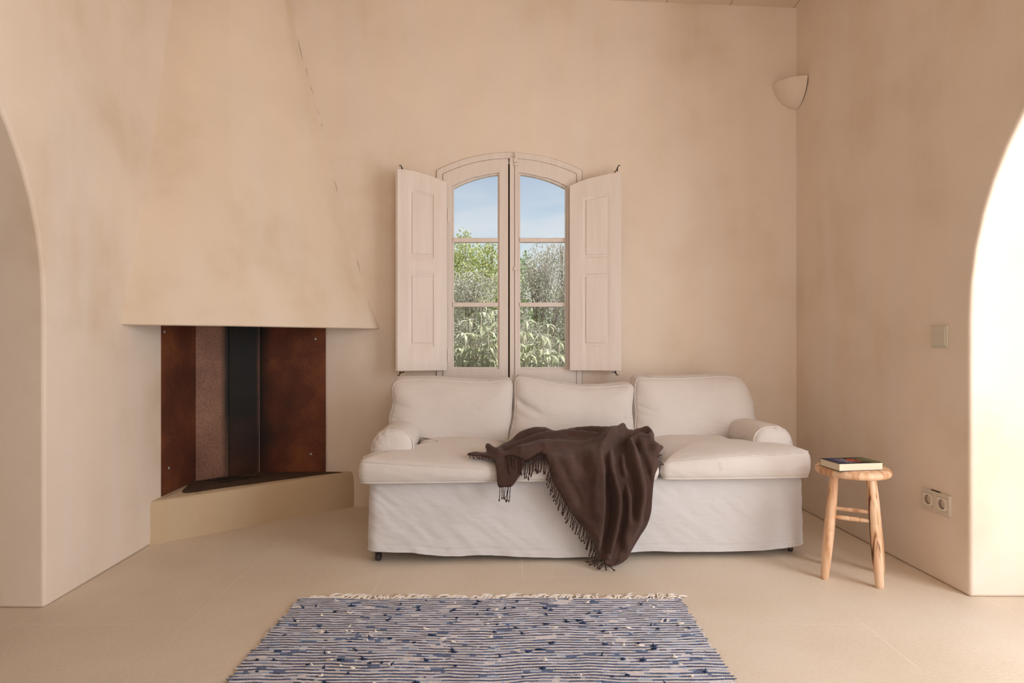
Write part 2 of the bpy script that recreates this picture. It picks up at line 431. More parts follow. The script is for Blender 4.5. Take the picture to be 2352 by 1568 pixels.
def glass_material():
    m = bpy.data.materials.new('window_glass'); m.use_nodes = True
    nt = m.node_tree; nt.nodes.clear()
    o = N(nt, 'ShaderNodeOutputMaterial'); t = N(nt, 'ShaderNodeBsdfTransparent'); g = N(nt, 'ShaderNodeBsdfGlossy'); g.inputs['Roughness'].default_value = .02
    t.inputs[0].default_value = (.97, .98, .98, 1)
    fr = N(nt, 'ShaderNodeFresnel'); fr.inputs[0].default_value = 1.15
    mx = N(nt, 'ShaderNodeMixShader')
    nt.links.new(fr.outputs[0], mx.inputs[0]); nt.links.new(t.outputs[0], mx.inputs[1]); nt.links.new(g.outputs[0], mx.inputs[2]); nt.links.new(mx.outputs[0], o.inputs[0])
    return m
M_glass = glass_material()

# ================================================================== THE ROOM
YB = 3.852                                 # back wall
def xr(y): return 1.723 + (1.792-1.723)*(YB-y)/(YB-2.491)   # right wall, a few degrees off square
def xl(y): return -1.80 + (1.80-1.756)*(YB-y)/(YB-2.39)     # left wall
WT = 0.36
def arch_profile(y1, width, zs, n=28):
    R = width/2; yc = y1 - R
    return [(y1, 0.0)] + [(yc + R*cos(pi*k/n), zs + R*sin(pi*k/n)) for k in range(n+1)] + [(y1-width, 0.0)]
def side_wall(name, xf, out, y1, width, zs, mat):
    arc = arch_profile(y1, width, zs)
    P = [(4.25, 0.0)] + arc + [(-2.6, 0.0), (-2.6, 3.5), (4.25, 3.5)]
    n = len(P)
    V = [(xf(y), y, z) for y, z in P] + [(xf(y)+out*WT, y, z) for y, z in P]
    Fc = [tuple(range(n)), tuple(range(2*n-1, n-1, -1))] + [(i, i+n, (i+1) % n + n, (i+1) % n) for i in range(n)]
    me = bpy.data.meshes.new(name); me.from_pydata(V, [], Fc)
    bm = bmesh.new(); bm.from_mesh(me)
    bmesh.ops.recalc_face_normals(bm, faces=bm.faces)
    bmesh.ops.triangulate(bm, faces=[f for f in bm.faces if len(f.verts) > 4])
    bm.to_mesh(me); bm.free()
    o = link(name, me, mat, None, 30)
    b = o.modifiers.new('bevel', 'BEVEL'); b.width = .012; b.segments = 3; b.limit_method = 'ANGLE'; b.angle_limit = radians(50)
    return tag(o, kind='structure')
side_wall('wall_right', xr, 1, 2.487, 2.30, 1.10, M_wall)
side_wall('wall_left', xl, -1, 2.385, 2.30, 1.14, M_wall)

mesh('floor', [(-3.6, -2.9, 0), (3.9, -2.9, 0), (3.9, 4.25, 0), (-3.6, 4.25, 0)], [(0, 1, 2, 3)], M_floor)['kind'] = 'structure'
def zc(x): return 3.02 + .041*(1.723-x)
mesh('ceiling', [(-3.6, -2.9, zc(-3.6)), (3.9, -2.9, zc(3.9)), (3.9, 4.3, zc(3.9)), (-3.6, 4.3, zc(-3.6)),
                 (-3.6, -2.9, 3.55), (3.9, -2.9, 3.55), (3.9, 4.3, 3.55), (-3.6, 4.3, 3.55)],
     [(0, 3, 2, 1), (4, 5, 6, 7), (0, 1, 5, 4), (1, 2, 6, 5), (2, 3, 7, 6), (3, 0, 4, 7)], M_ceil)['kind'] = 'structure'

# back wall with the arched window hole
def BX(px, Y=YB): return (px-CX)*Y/F
def BZ(py, Y=YB): return H - (py-CY)*Y/F
WX0, WX1 = BX(1002), BX(1338); WXC = BX(1172)
Z_SPR, Z_TOP, Z_BOT = BZ(391), BZ(350), 0.66
def seg_arc(x0, x1, zs, zt, n=20):
    """segmental arc from (x0,zs) over (mid,zt) to (x1,zs)"""
    xm = (x0+x1)/2; hw = (x1-x0)/2; s = zt-zs; R = (hw*hw+s*s)/(2*s); zc_ = zt-R
    a = math.asin(hw/R)
    return [(xm+R*sin(-a+2*a*k/n), zc_+R*cos(-a+2*a*k/n)) for k in range(n+1)]
arc = seg_arc(WX0, WX1, Z_SPR, Z_TOP)
half = len(arc)//2
XM = arc[half][0]
PLs = [(-2.2, 0), (XM, 0), (XM, Z_BOT), (WX0, Z_BOT)] + arc[:half+1] + [(XM, 3.5), (-2.2, 3.5)]
PRs = [(XM, 0), (2.15, 0), (2.15, 3.5), (XM, 3.5)] + arc[half:] + [(WX1, Z_BOT), (XM, Z_BOT)]
V = []; Fc = []
for P in (PLs, PRs):
    n = len(P); b0 = len(V)
    V += [(x, YB, z) for x, z in P] + [(x, YB+.30, z) for x, z in P]
    Fc += [tuple(range(b0, b0+n)), tuple(range(b0+2*n-1, b0+n-1, -1))] + [(b0+i, b0+i+n, b0+(i+1) % n+n, b0+(i+1) % n) for i in range(n)]
me = bpy.data.meshes.new('wall_back'); me.from_pydata(V, [], Fc)
bm = bmesh.new(); bm.from_mesh(me); bmesh.ops.recalc_face_normals(bm, faces=bm.faces)
bmesh.ops.triangulate(bm, faces=[f for f in bm.faces if len(f.verts) > 4]); bm.to_mesh(me); bm.free()
link('wall_back', me, M_wall)['kind'] = 'structure'

# rear wall behind the camera with an unseen doorway, added to go with the rear fill
rw = MB()
rw.box(-2.2, .35, -2.75, -2.6, 0, 3.5); rw.box(1.9, 2.3, -2.75, -2.6, 0, 3.5); rw.box(.35, 1.9, -2.75, -2.6, 2.45, 3.5)
rw.build('wall_rear', M_wall)['kind'] = 'structure'
hl = MB()
hl.box(-3.6, -3.45, -2.9, 4.25, 0, 3.5); hl.box(-3.45, -2.17, -2.75, -2.6, 0, 3.5); hl.box(-3.45, -2.2, 4.1, 4.25, 0, 3.5)
hl.build('wall_left_hall', M_wall)['kind'] = 'structure'
hr = MB(); hr.box(2.2, 3.9, 3.2, 3.35, 0, 3.5)
hr.build('wall_right_porch', M_white_wall)['kind'] = 'structure'

# ================================================================== WINDOW
win = empty('window_1', (XM, YB, Z_BOT)); win['kind'] = 'structure'
win['label'] = 'arched white casement window with open panelled shutters behind the sofa'
def wl(o):                                 # keep world placement under the window
    o.parent = win; o.matrix_parent_inverse = Matrix.Translation((-XM, -YB, -Z_BOT)); return o
YF = YB - .012
def ring(outer, inner, y0, y1):
    """closed ring between two outlines with the same number of points"""
    n = len(outer); V = []; Fc = []
    for P in (outer, inner):
        V += [(x, y0, z) for x, z in P] + [(x, y1, z) for x, z in P]
    for i in range(n):
        j = (i+1) % n
        o0, o1, i0, i1 = 0, n, 2*n, 3*n
        Fc += [(o0+i, o0+j, i0+j, i0+i), (o1+j, o1+i, i1+i, i1+j), (o0+j, o0+i, o1+i, o1+j), (i0+i, i0+j, i1+j, i1+i)]
    return V, Fc
def arch_outline(x0, x1, zb, zs, zt, n=20):
    return [(x0, zb)] + seg_arc(x0, x1, zs, zt, n) + [(x1, zb)]
# outer frame (its front a finger behind the wall plane line, thin plaster crack around)
fo = arch_outline(WX0+.003, WX1-.003, Z_BOT, Z_SPR-.003, Z_TOP-.003)
fi = arch_outline(BX(1017), BX(1324), Z_BOT+.04, BZ(400), BZ(365))
m_ = MB(); m_.add(*ring(fo, fi, YF, YB+.07))
wl(m_.build('window_frame', M_paint, None, 40, bevel=.003))
# casements
arcC = seg_arc(BX(1018), BX(1323), BZ(401), BZ(366), 40)
def arc_z(arc, x):
    xs = [p[0] for p in arc]; zs = [p[1] for p in arc]
    return float(np.interp(x, xs, zs))
arcG = seg_arc(BX(1042), BX(1298), BZ(429), BZ(396), 40)
def casement(x0, x1, gx0, gx1, label):
    nA = 14
    xs_o = [x0+(x1-x0)*k/nA for k in range(nA+1)]; xs_g = [gx0+(gx1-gx0)*k/nA for k in range(nA+1)]
    zb, gzb = BZ(884), BZ(843)
    o_ = [(x0, zb)] + [(x, arc_z(arcC, x)) for x in xs_o] + [(x1, zb)]
    dz = BZ(402)-arc_z(arcG, gx1 if gx1 < WXC else gx0)
    g_ = [(gx0, gzb)] + [(x, arc_z(arcG, x)+dz*.9) for x in xs_g] + [(gx1, gzb)]
    def grow(P, d):
        c = ((gx0+gx1)/2, (gzb+P[5][1])/2)
        return [(x + (d if x > c[0] else -d), z + (d if z > c[1] else -d)) for x, z in P]
    gg = grow(g_, .010)
    m = MB()
    m.add(*ring(o_, gg, YF-.006, YB+.045))
    # moulded inner bead, stepped back
    m.add(*ring(gg, g_, YF+.008, YB+.03))
    for py in (551.5, 699.5):
        z = BZ(py)
        m.box(gx0-.004, gx1+.004, YF+.001, YB+.03, z-.013, z+.013)
    c = wl(m.build('casement', M_paint, None, 40, bevel=.0025))
    c['label'] = label
    # three panes
    zs = [gzb, BZ(699.5), BZ(551.5)]
    for k in range(3):
        if k < 2:
            P = [(gx0-.003, zs[k]-.003), (gx1+.003, zs[k]-.003), (gx1+.003, zs[k+1]+.003), (gx0-.003, zs[k+1]+.003)]
        else:
            P = [(gx0-.003, zs[2]), (gx1+.003, zs[2])] + [(x, z+.004) for x, z in g_[1:-1][::-1]]
        n = len(P)
        V = [(x, YB+.016, z) for x, z in P] + [(x, YB+.020, z) for x, z in P]
        Fc = [tuple(range(n)), tuple(range(2*n-1, n-1, -1))] + [(i, i+n, (i+1) % n+n, (i+1) % n) for i in range(n)]
        p = mesh('pane', V, Fc, M_glass)
        p.parent = c
    return c
cL = casement(BX(1018), BX(1167.6), BX(1042), BX(1143), 'left glazed sash')
cR = casement(BX(1170.4), BX(1323), BX(1195), BX(1298), 'right glazed sash')
# small hinge leaves on each sash
for c, px in ((cL, 1030), (cR, 1309)):
    for py in (495, 815):
        m = MB(); m.tube([(BX(px), YF-.012, BZ(py+14)), (BX(px), YF-.012, BZ(py-14))], .005, 8)
        h = m.build('hinge', M_paint, None, 40); h.parent = c
# cover strip and rod bolt at the meeting stile
m = MB(); m.box(BX(1171), BX(1181), YF-.020, YF-.006, BZ(880), BZ(366))
wl(m.build('meeting_strip', M_paint, None, None, bevel=.003))
m = MB(); m.box(BX(1160), BX(1180), YB+.046, YB+.056, BZ(880), BZ(372))  # dark strip added behind the sashes, its colour stands in for the gap's shade
wl(m.build('gap_shade_strip', M_dark))
m = MB(); xb = BX(1184.5)
m.tube([(xb, YF-.020, BZ(878)), (xb, YF-.020, BZ(353))], .0065, 10)
for py, hh in ((372, 8), (381, 4), (619, 7), (862, 6)):
    m.box(xb-.011, xb+.011, YF-.030, YF-.008, BZ(py+hh/2), BZ(py-hh/2))
wl(m.build('rod_bolt', M_paint, None, 35))

def shutter(px0, px1, top_pts, side, label):
    """px0..px1 on the plane of the shutter's front face; a frame-and-panel leaf, lip on its outer stile"""
    YS = YB - .062
    X = lambda p: (p-CX)*YS/F
    Z = lambda p: H-(p-CY)*YS/F
    kk = .34 if side < 0 else .14; ph_ = px1 if side < 0 else px0
    adj = lambda p, q=CY: (CX+(p-CX)*(1-kk*abs(p-ph_)/F), CY+(q-CY)*(1-kk*abs(p-ph_)/F))   # the outer edge stands nearer
    top_pts = [adj(p, q) for p, q in top_pts]
    p_in = [adj(p)[0] for p in ((938, 1000) if side < 0 else (1338, 1401))]
    px0, px1 = adj(px0)[0], adj(px1)[0]
    tx = [X(p) for p, _ in top_pts]; tz = [Z(q) for _, q in top_pts]
    top = lambda x, d=0: float(np.interp(x, tx, tz))-d
    m = MB()
    x0, x1 = X(px0), X(px1); zb = Z(850)
    nx = 16
    if side < 0: lips = (x0-.0, x0+.012); xa, xb_ = x0+.010, x1
    else: lips = (x1-.012, x1); xa, xb_ = x0, x1-.010
    # panels in leaf coordinates
    pa, pb = X(p_in[0]), X(p_in[1])
    pan = [(Z(796), Z(628), None), (Z(594), None, 1)]
    def top_in(x): return top(x)-.105
    # body as columns: front face with recesses
    xs = sorted(set([xa, xb_, pa, pb, pa+.012, pb-.012] + list(np.linspace(xa, xb_, nx))))
    def col_z(x):
        return [zb, pan[0][0], pan[0][0]+.012, pan[0][1]-.012, pan[0][1], pan[1][0], pan[1][0]+.012, top_in(x)-.012, top_in(x), top(x)]
    dep = lambda x, j: 0.0
    V = []; nr = 10
    for x in xs:
        zz = col_z(x)
        inx = (pa+.011 < x < pb-.011)
        for j, z in enumerate(zz):
            rec = inx and j in (2, 3, 6, 7)
            V.append((x, YS + (.007 if rec else 0), z))
    Fc = []
    nxs = len(xs)
    for i in range(nxs-1):
        for j in range(nr-1):
            Fc.append((i*nr+j, (i+1)*nr+j, (i+1)*nr+j+1, i*nr+j+1))
    nb = len(V)
    TH = .028
    for x in xs:
        V.append((x, YS+TH, zb)); V.append((x, YS+TH, top(x)))
    for i in range(nxs-1):
        Fc.append((nb+2*i+1, nb+2*i+3, nb+2*i+2, nb+2*i))
        Fc.append((i*nr, nb+2*i, nb+2*i+2, (i+1)*nr))
        Fc.append((i*nr+nr-1, (i+1)*nr+nr-1, nb+2*i+3, nb+2*i+1))
    for i, fl in ((0, 1), (nxs-1, 0)):
        f = tuple(i*nr+j for j in range(nr)) + (nb+2*i+1, nb+2*i)
        Fc.append(f if fl else f[::-1])
    m.add(V, Fc)
    # fielded centre raised in each recess with an outer bead
    for za, zt in ((pan[0][0]+.024, lambda x: pan[0][1]-.024), (pan[1][0]+.024, lambda x: top_in(x)-.024)):
        fx = np.linspace(pa+.022, pb-.022, 9)
        V = []; Fc = []
        for x in fx: V += [(x, YS+.0015, za), (x, YS+.0015, zt(x)), (x, YS+.012, za-.006), (x, YS+.012, zt(x)+.006)]
        V[0+2] = (V[2][0]-.006, V[2][1], V[2][2]); V[3] = (V[3][0]-.006, V[3][1], V[3][2])
        k = 4*(len(fx)-1); V[k+2] = (V[k+2][0]+.006,)+V[k+2][1:]; V[k+3] = (V[k+3][0]+.006,)+V[k+3][1:]
        for i in range(len(fx)-1):
            a = 4*i; b_ = a+4
            Fc += [(a, b_, b_+1, a+1), (a+2, b_+2, b_, a), (a+1, b_+1, b_+3, a+3)]
        Fc += [(2, 0, 1, 3), (k, k+2, k+3, k+1)]
        m.add(V, Fc)
    # thinner lip on the outer stile
    lx0, lx1 = lips
    m.box(lx0, lx1, YS+.010, YS+TH, zb, min(top(lx0), top(lx1))-.004)
    xh = x1 if side < 0 else x0
    m.V = [(v[0], v[1]-kk*abs(v[0]-xh), v[2]) for v in m.V]
    s = wl(m.build('shutter', M_paint, None, 30, merge=True))
    s['label'] = label
    # iron catches on the wall above and under the leaf, hinge at the frame
    cxp = adj(922 if side < 0 else 1419)[0]
    for py, up in ((adj(cxp, 385)[1], 1), (855, -1)):
        cx_ = (cxp-4-CX)*YS/F if up < 0 else (cxp-CX)*YS/F; z = H-(py-CY)*YS/F
        YS_ = YS; YS = YS-kk*abs(cx_-xh)
        k = MB(); k.tube([(cx_, YB-.002, z-up*.0), (cx_, YS+.006, z), (cx_+side*.004, YS+.002, z+up*.014), (cx_+side*.014, YS+.002, z+up*.012)], .0032, 8)
        k.tube([(cx_, YS+.012, z+up*.006), (cx_, YS+.012, z-up*.018)], .003, 8); YS = YS_
        h = k.build('catch_hook', M_black, None, 40); h.parent = s
    hx = BX(1022) if side < 0 else BX(1313)
    for py in (480, 800):
        k = MB(); k.tube([(hx, YS+.02, BZ(py+10)), (hx, YS+.02, BZ(py-10))], .006, 8)
        k.box(hx-.008, hx+.008, YS+.022, YF-.003, BZ(py+9), BZ(py-9))
        h = k.build('shutter_hinge', M_paint, None, 40); h.parent = s
    return s
shutter(908, 1026, [(908, 387), (925, 388), (950, 392), (975, 399), (1000, 408), (1026, 419)], -1, 'left shutter folded back against the wall')
shutter(1309, 1428, [(1309, 427), (1330, 417), (1355, 409), (1385, 402), (1410, 398), (1428, 396)], 1, 'right shutter folded back against the wall')

# ================================================================== FIREPLACE
fire = empty('corner_fireplace', (-1.45, 3.5, 0))
tag(fire, 'corner fireplace with flared plaster hood, rusty steel back and raised hearth', 'fireplace')
def fp(o):
    o.parent = fire; o.matrix_parent_inverse = Matrix.Translation((1.45, -3.5, 0)); return o
zk = [1.08, 1.16, 1.35, 1.9, 2.3, 2.8, 3.25]
LY = [2.876, 2.90, 2.965, 3.118, 3.22, 3.34, 3.43]
RX = [-.795, -.825, -.902, -1.061, -1.153, -1.293, -1.375]
DPX = [866, 850, 812, 745, 705, 664, 640]
DP = [.012, .03, .05, .085, .10, .11, .11]
def hood_curve(z, grow=0.0):
    ly = interp(z, zk, LY); rx_ = interp(z, zk, RX)
    dp = interp(z, zk, DP); dpx = interp(z, zk, DPX)
    Lp = Vector((xl(ly)-.01, ly)); Rp = Vector((rx_, YB+.01))
    dy = YB-dp; Dp = Vector(((dpx-CX)*dy/F, dy))
    k = (512-CX)/F
    # crease: where the sight line at the crease crosses the chord, pulled out a little
    d = Dp-Lp
    t = (k*Lp.y-Lp.x)/(d.x-k*d.y)
    Cp = Lp+d*t
    nrm = Vector((d.y, -d.x)).normalized()
    Cp += nrm*.105
    P = [Lp, Lp.lerp(Cp, .45)+nrm*.012, Cp.lerp(Lp, .10)+nrm*.003, Cp, Cp.lerp(Dp, .06)+nrm*.002, Cp.lerp(Dp, .5)+nrm*.014, Cp.lerp(Dp, .92)+nrm*.010, Dp.lerp(Rp, .22)+nrm*.004, Dp.lerp(Rp, .6), Rp]
    c = catmull([(p.x, p.y, 0) for p in P], 7, closed=False)
    return [(p.x, p.y) for p in c]
nz_ = 60
rows = []
for j in range(nz_):
    t = j/(nz_-1)
    z = 1.08 + (3.2-1.08)*t**1.2
    rows.append([(x + .004*fbm(x*3, z*2, 5), y - .006*fbm(x*2.5+9, z*1.5, 1), z) for x, y in hood_curve(z)])
nu = len(rows[0])
V = [p for r in rows for p in r]
Fc = [(j*nu+i, j*nu+i+1, (j+1)*nu+i+1, (j+1)*nu+i) for j in range(nz_-1) for i in range(nu-1)]
# rounded lip, thickness and inner lining of the hood
def inner(r, off, z):
    out = []
    for i, (x, y, _) in enumerate(r):
        a = r[max(i-1, 0)]; b_ = r[min(i+1, nu-1)]
        d = Vector((b_[0]-a[0], b_[1]-a[1])).normalized(); n = Vector((d.y, -d.x))
        out.append((x-n.x*off, y-n.y*off, z))
    return out
b0 = len(V); V += inner(rows[0], .006, 1.0745)
Fc += [(b0+i, b0+i+1, i+1, i) for i in range(nu-1)]
b1 = len(V); V += inner(rows[0], .05, 1.077)
Fc += [(b1+i, b1+i+1, b0+i+1, b0+i) for i in range(nu-1)]
b2 = len(V); V += inner(rows[0], .055, 1.10)
Fc += [(b2+i, b2+i+1, b1+i+1, b1+i) for i in range(nu-1)]
b3 = len(V); V += inner(rows[45], .06, rows[45][0][2])
Fc += [(b3+i, b3+i+1, b2+i+1, b2+i) for i in range(nu-1)]
fp(mesh('hood', V, Fc, M_hood, None, 50))
ck = MB(); rk = random.Random(4)
for z0, z1 in ((2.83, 2.70), (2.66, 2.60), (2.55, 2.50), (2.40, 2.37), (2.32, 2.30), (1.98, 1.9), (1.50, 1.42)):
    P_ = []
    for q in range(6):
        z = z0+(z1-z0)*q/5; c_ = hood_curve(z)[-1]
        P_.append((c_[0]+rk.uniform(-.003, .003)+.003, YB-.001, z))
    ck.tube(P_, [.0002, .0007, .0010, .0008, .0006, .0002], 5)
ck_ = fp(ck.build('hairline_crack', simple('crack_shadow', (.22, .14, .09), .95))); ck_['kind'] = 'stuff'
# hearth: a raised wedge across the corner
hp = [(xl(3.12)-.005, 3.12), (-.953, YB+.005), (xl(YB)-.005, YB+.005)]
m = MB()
nseg = 40
front = [Vector(hp[0]).lerp(Vector(hp[1]), k/nseg) for k in range(nseg+1)]
def hz(x, y): return .212 + .002*fbm(x*6, y*6)
prof = [(0, 0), (0, .06), (0, .12), (0, .17), (.0015, .196), (.006, .207), (.014, .2125)]
nd = Vector((hp[1][1]-hp[0][1], -(hp[1][0]-hp[0][0]))).normalized()
V = []; 
for off, z in prof:
    for k, p in enumerate(front):
        wv = .004*fbm(p.x*5, p.y*5, z*8)
        q = p - nd*(off) - nd*wv*(1 if z else 0)
        V.append((q.x, q.y, z))
n1_ = nseg+1
Fc = [(j*n1_+i, j*n1_+i+1, (j+1)*n1_+i+1, (j+1)*n1_+i) for j in range(len(prof)-1) for i in range(nseg)]
ap = len(V); V.append((hp[2][0], hp[2][1], .2125))
top0 = (len(prof)-1)*n1_
Fc += [(top0+i, top0+i+1, ap) for i in range(nseg)]
m.add(V, Fc)
M_hearth_top = M_hearth
fp(m.build('hearth', M_hearth, None, 35))
# ash stain lying on the hearth: thin irregular bed of soot and ash
ash_m = simple('ash_and_soot', (.10, .065, .045), .95, var=.5, vscale=14)
pts = []
cx_, cy_ = -1.55, 3.62
outl = [(-1.77, 3.46), (-1.70, 3.30), (-1.55, 3.42), (-1.35, 3.58), (-1.15, 3.74), (-1.02, 3.83), (-1.25, 3.845), (-1.50, 3.845), (-1.79, 3.60)]
outl = [(p.x, p.y) for p in catmull([(a, b, 0) for a, b in outl], 5)]
outl = [(max(-1.785, x), min(3.845, y)) for x, y in outl]
V = [(cx_, cy_, .2165)] + [(x*.5+cx_*.5, y*.5+cy_*.5, .2158) for x, y in outl] + [(x, y, .2128) for x, y in outl]
n = len(outl)
Fc = [(0, 1+i, 1+(i+1) % n) for i in range(n)] + [(1+i, 1+n+i, 1+n+(i+1) % n, 1+(i+1) % n) for i in range(n)]
fp(mesh('ash_bed', V, Fc, ash_m, None, 60))
m = MB()
for a, b_, c, d in ((-1.72, 3.56, -1.60, 3.60), (-1.62, 3.52, -1.50, 3.63), (-1.68, 3.62, -1.45, 3.66)):
    m.tube([(a, b_, .222), ((a+c)/2, (b_+d)/2+.01, .224), (c, d, .221)], [.004, .006, .003], 6)
t_ = fp(m.build('charred_twigs', M_dark, None, 60)); t_['kind'] = 'stuff'
# rusty steel plates lining the corner
def plate(p0, p1, mat, z1=1.30, curve=0.0):
    p0, p1 = Vector(p0), Vector(p1); d = p1-p0; nrm = Vector((d.y, -d.x)).normalized()
    nx = 12
    V = []; 
    for s_ in (0, 1):
        for k in range(nx+1):
            t = k/nx; q = p0+d*t + nrm*(curve*sin(pi*t)) - nrm*(.004*s_)
            V += [(q.x, q.y, .2135), (q.x, q.y, z1)]
    Fc = [(2*k, 2*k+2, 2*k+3, 2*k+1) for k in range(nx)]
    o2 = 2*(nx+1)
    Fc += [(o2+2*k+1, o2+2*k+3, o2+2*k+2, o2+2*k) for k in range(nx)]
    Fc += [(0, 1, o2+1, o2), (2*nx+1, 2*nx, o2+2*nx, o2+2*nx+1)]
    Fc += [(2*k+1, 2*k+3, o2+2*k+3, o2+2*k+1) for k in range(nx)]
    me = bpy.data.meshes.new('liner_plate'); me.from_pydata(V, [], Fc)
    uvl = me.uv_layers.new(name='UVMap')
    for lp in me.loops:
        vi = lp.vertex_index % o2
        uvl.data[lp.index].uv = ((vi//2)/nx, vi % 2)
    return fp(link('liner_plate', me, mat, None, 30))
plA = plate((-1.778, 3.225), (-1.785, 3.585), rust_material('rusted_steel_a', None, False))
plA['label'] = 'rust-orange steel plate on the left wall'
plB = plate((-1.785, 3.588), (-1.655, 3.713), rust_material('rusted_steel_b', (1.1, .12, .40), True))
plB['label'] = 'pale brown steel plate'
plC = plate((-1.652, 3.716), (-1.527, 3.836), rust_material('rusted_steel_c', (.45, .42, .62), False))
plC['label'] = 'soot-black steel plate in the corner'
plD = plate((-1.524, 3.838), (BX(748, 3.84), 3.84), rust_material('rusted_steel_d', (-.05, .02, .30), False))
plD['label'] = 'dark red-brown steel plate on the back wall'
M_screw = simple('screw_head', (.45, .42, .40), .4, .7)
def screw(pl, p, ax):
    m = MB(); R = Matrix.Translation(p) @ Vector((0, 0, 1)).rotation_difference(Vector(ax)).to_matrix().to_4x4()
    m.lathe([(0, .004), (.004, .0035), (.0075, .001), (.0085, 0)], 14, R)
    s = m.build('screw', M_screw, None, 50); s.parent = pl
screw(plD, (BX(713.5, 3.84), 3.838, BZ(1043, 3.84)), (0, -1, 0))
screw(plD, (BX(724, 3.84), 3.838, BZ(778, 3.84)), (0, -1, 0))
screw(plA, (-1.776, 3.292, .345), (1, 0, 0))
screw(plA, (-1.776, 3.25, 1.05), (1, 0, 0))

# ================================================================== WALL LIGHT IN THE CORNER
sc = empty('corner_sconce', (xr(YB), YB, 2.40))
tag(sc, 'plaster quarter-bowl wall light high in the back right corner', 'wall light')
m = MB()
R_ = .147
prof = [(0.002, 0)] + [(R_*(1-(1-t)**1.7)**.62, .150*t**1.15) for t in [k/16 for k in range(1, 17)]]
prof += [(R_-.006, .153), (R_-.012, .150), (R_*.8-.01, .09), (.04, .03), (.004, .02)]
m.lathe(prof, 24, None, 0, pi, pi*1.5)
m.build('bowl', M_wall, sc, 40)
# lamp holder inside
m = MB(); m.lathe([(0, .055), (.018, .055), (.018, .10), (.012, .115), (0, .12)], 16, Matrix.Translation((-.055, -.055, 0)))
m.build('bulb', simple('opal_bulb', (.8, .78, .74), .3), sc, 50)

# ================================================================== SWITCH AND SOCKET ON THE RIGHT WALL
M_plate = simple('switch_ivory', (.62, .58, .49), .45)
M_sock = simple('socket_ivory', (.66, .60, .51), .45)
M_well = simple('socket_well', (.36, .31, .26), .5)
M_insert = simple('socket_insert', (.74, .69, .61), .4)
aw = atan2(-(xr(2.491)-xr(YB)), YB-2.491)          # wall direction off the y axis
def on_right(name, py_y, z, label, cat):
    # local x runs along the wall away from the camera (+y), local y points into the wall, z up
    o = empty(name, (xr(py_y), py_y, z))
    o.rotation_euler = (0, 0, radians(-90) + math.atan((1.792-1.723)/(YB-2.491)))
    return tag(o, label, cat)
sw = on_right('light_switch', 2.645, 1.022, 'square ivory light switch on the right wall beside the arch', 'light switch')
MB().box(-.046, .046, -.009, .001, -.046, .046).build('cover_plate', M_plate, sw, None, bevel=.003)
MB().box(-.039, .039, -.0125, -.008, -.039, .039).build('rocker', M_plate, sw, None, bevel=.002)
so = on_right('wall_socket', 2.667, .328, 'double wall socket in a greyish frame low on the right wall', 'socket')
m = MB()
V_, F_ = [], []
# frame with two square openings (built of bars)
fx = [-.083, -.068, -.014, .014, .068, .083]
for a, b_ in ((0, 1), (2, 3), (4, 5)): m.box(fx[a], fx[b_], -.010, .001, -.042, .042)
for a, b_ in ((1, 2), (3, 4)):
    m.box(fx[a], fx[b_], -.010, .001, -.042, -.027); m.box(fx[a], fx[b_], -.010, .001, .027, .042)
m.build('frame', M_sock, so, None, bevel=.0015)
for cxs in (-.041, .041):
    ins = MB(); n = 24
    # square face with a round well
    sq = []; ci = []
    for k in range(n):
        t = 2*pi*(k+.5)/n; c_, s_ = cos(t), sin(t); q = .0265/max(abs(c_), abs(s_))
        sq.append((cxs+q*c_, -.0115, q*s_)); ci.append((cxs+.0195*c_, -.0115, .0195*s_))
    bk = [(x, .004, z) for x, _, z in ci]; sd = [(x, -.002, z) for x, _, z in sq]
    V = sq+ci+bk+sd+[(cxs, .004, 0)]
    Fc = []
    for k in range(n):
        j = (k+1) % n
        Fc += [(k, j, n+j, n+k), (n+k, n+j, 2*n+j, 2*n+k), (3*n+k, 3*n+j, j, k), (2*n+k, 2*n+j, 4*n)]
    ins.add(V, Fc); ins.M = [0 if (k % 3) == 0 or (k % 3) == 1 and False else (1 if (k % 3) in (0,) else 0) for k in range(len(Fc))]
    ins.M = [(1 if min(f) >= n and max(f) < 3*n or 4*n in f else 0) for f in Fc]
    io = ins.build('socket_insert', [M_insert, M_well], so, 30)
    hm = MB()
    for dx in (-.0095, .0095): hm.lathe([(0, -.0005), (.0026, -.0005), (.0026, 0)], 10, Matrix.Translation((cxs+dx, .0035, 0)) @ Matrix.Rotation(radians(90), 4, 'X'))
    for dz in (-.0175, .0175): hm.box(cxs-.002, cxs+.002, -.004, .003, dz-.0015, dz+.0015)
    ho = hm.build('contact_holes', M_dark, None, None); ho.parent = io
MB().box(-.03, .02, -.004, .0, .042, .0455).build('chipped_gap', M_dark, so)

# ================================================================== SOFA
OX, OY = -.646, 2.85
AN = atan2(.126, 2.018)
cA, sA = cos(AN), sin(AN)
WS, DS = 2.022, .84
def loc_u(px, v):
    k = (px-CX)/F
    return (k*(OY+v*cA)-OX+v*sA)/(cA-k*sA)
def wy(u, v): return OY+u*sA+v*cA
def loc_z(px, py, v): return H-(py-CY)/F*wy(loc_u(px, v), v)
def to_world(u, v, z): return Vector((OX+u*cA-v*sA, OY+u*sA+v*cA, z))
sofa = empty('sofa', (OX, OY, 0), AN)
tag(sofa, 'three-seat sofa in a loose white linen slipcover on castors below the window', 'sofa')
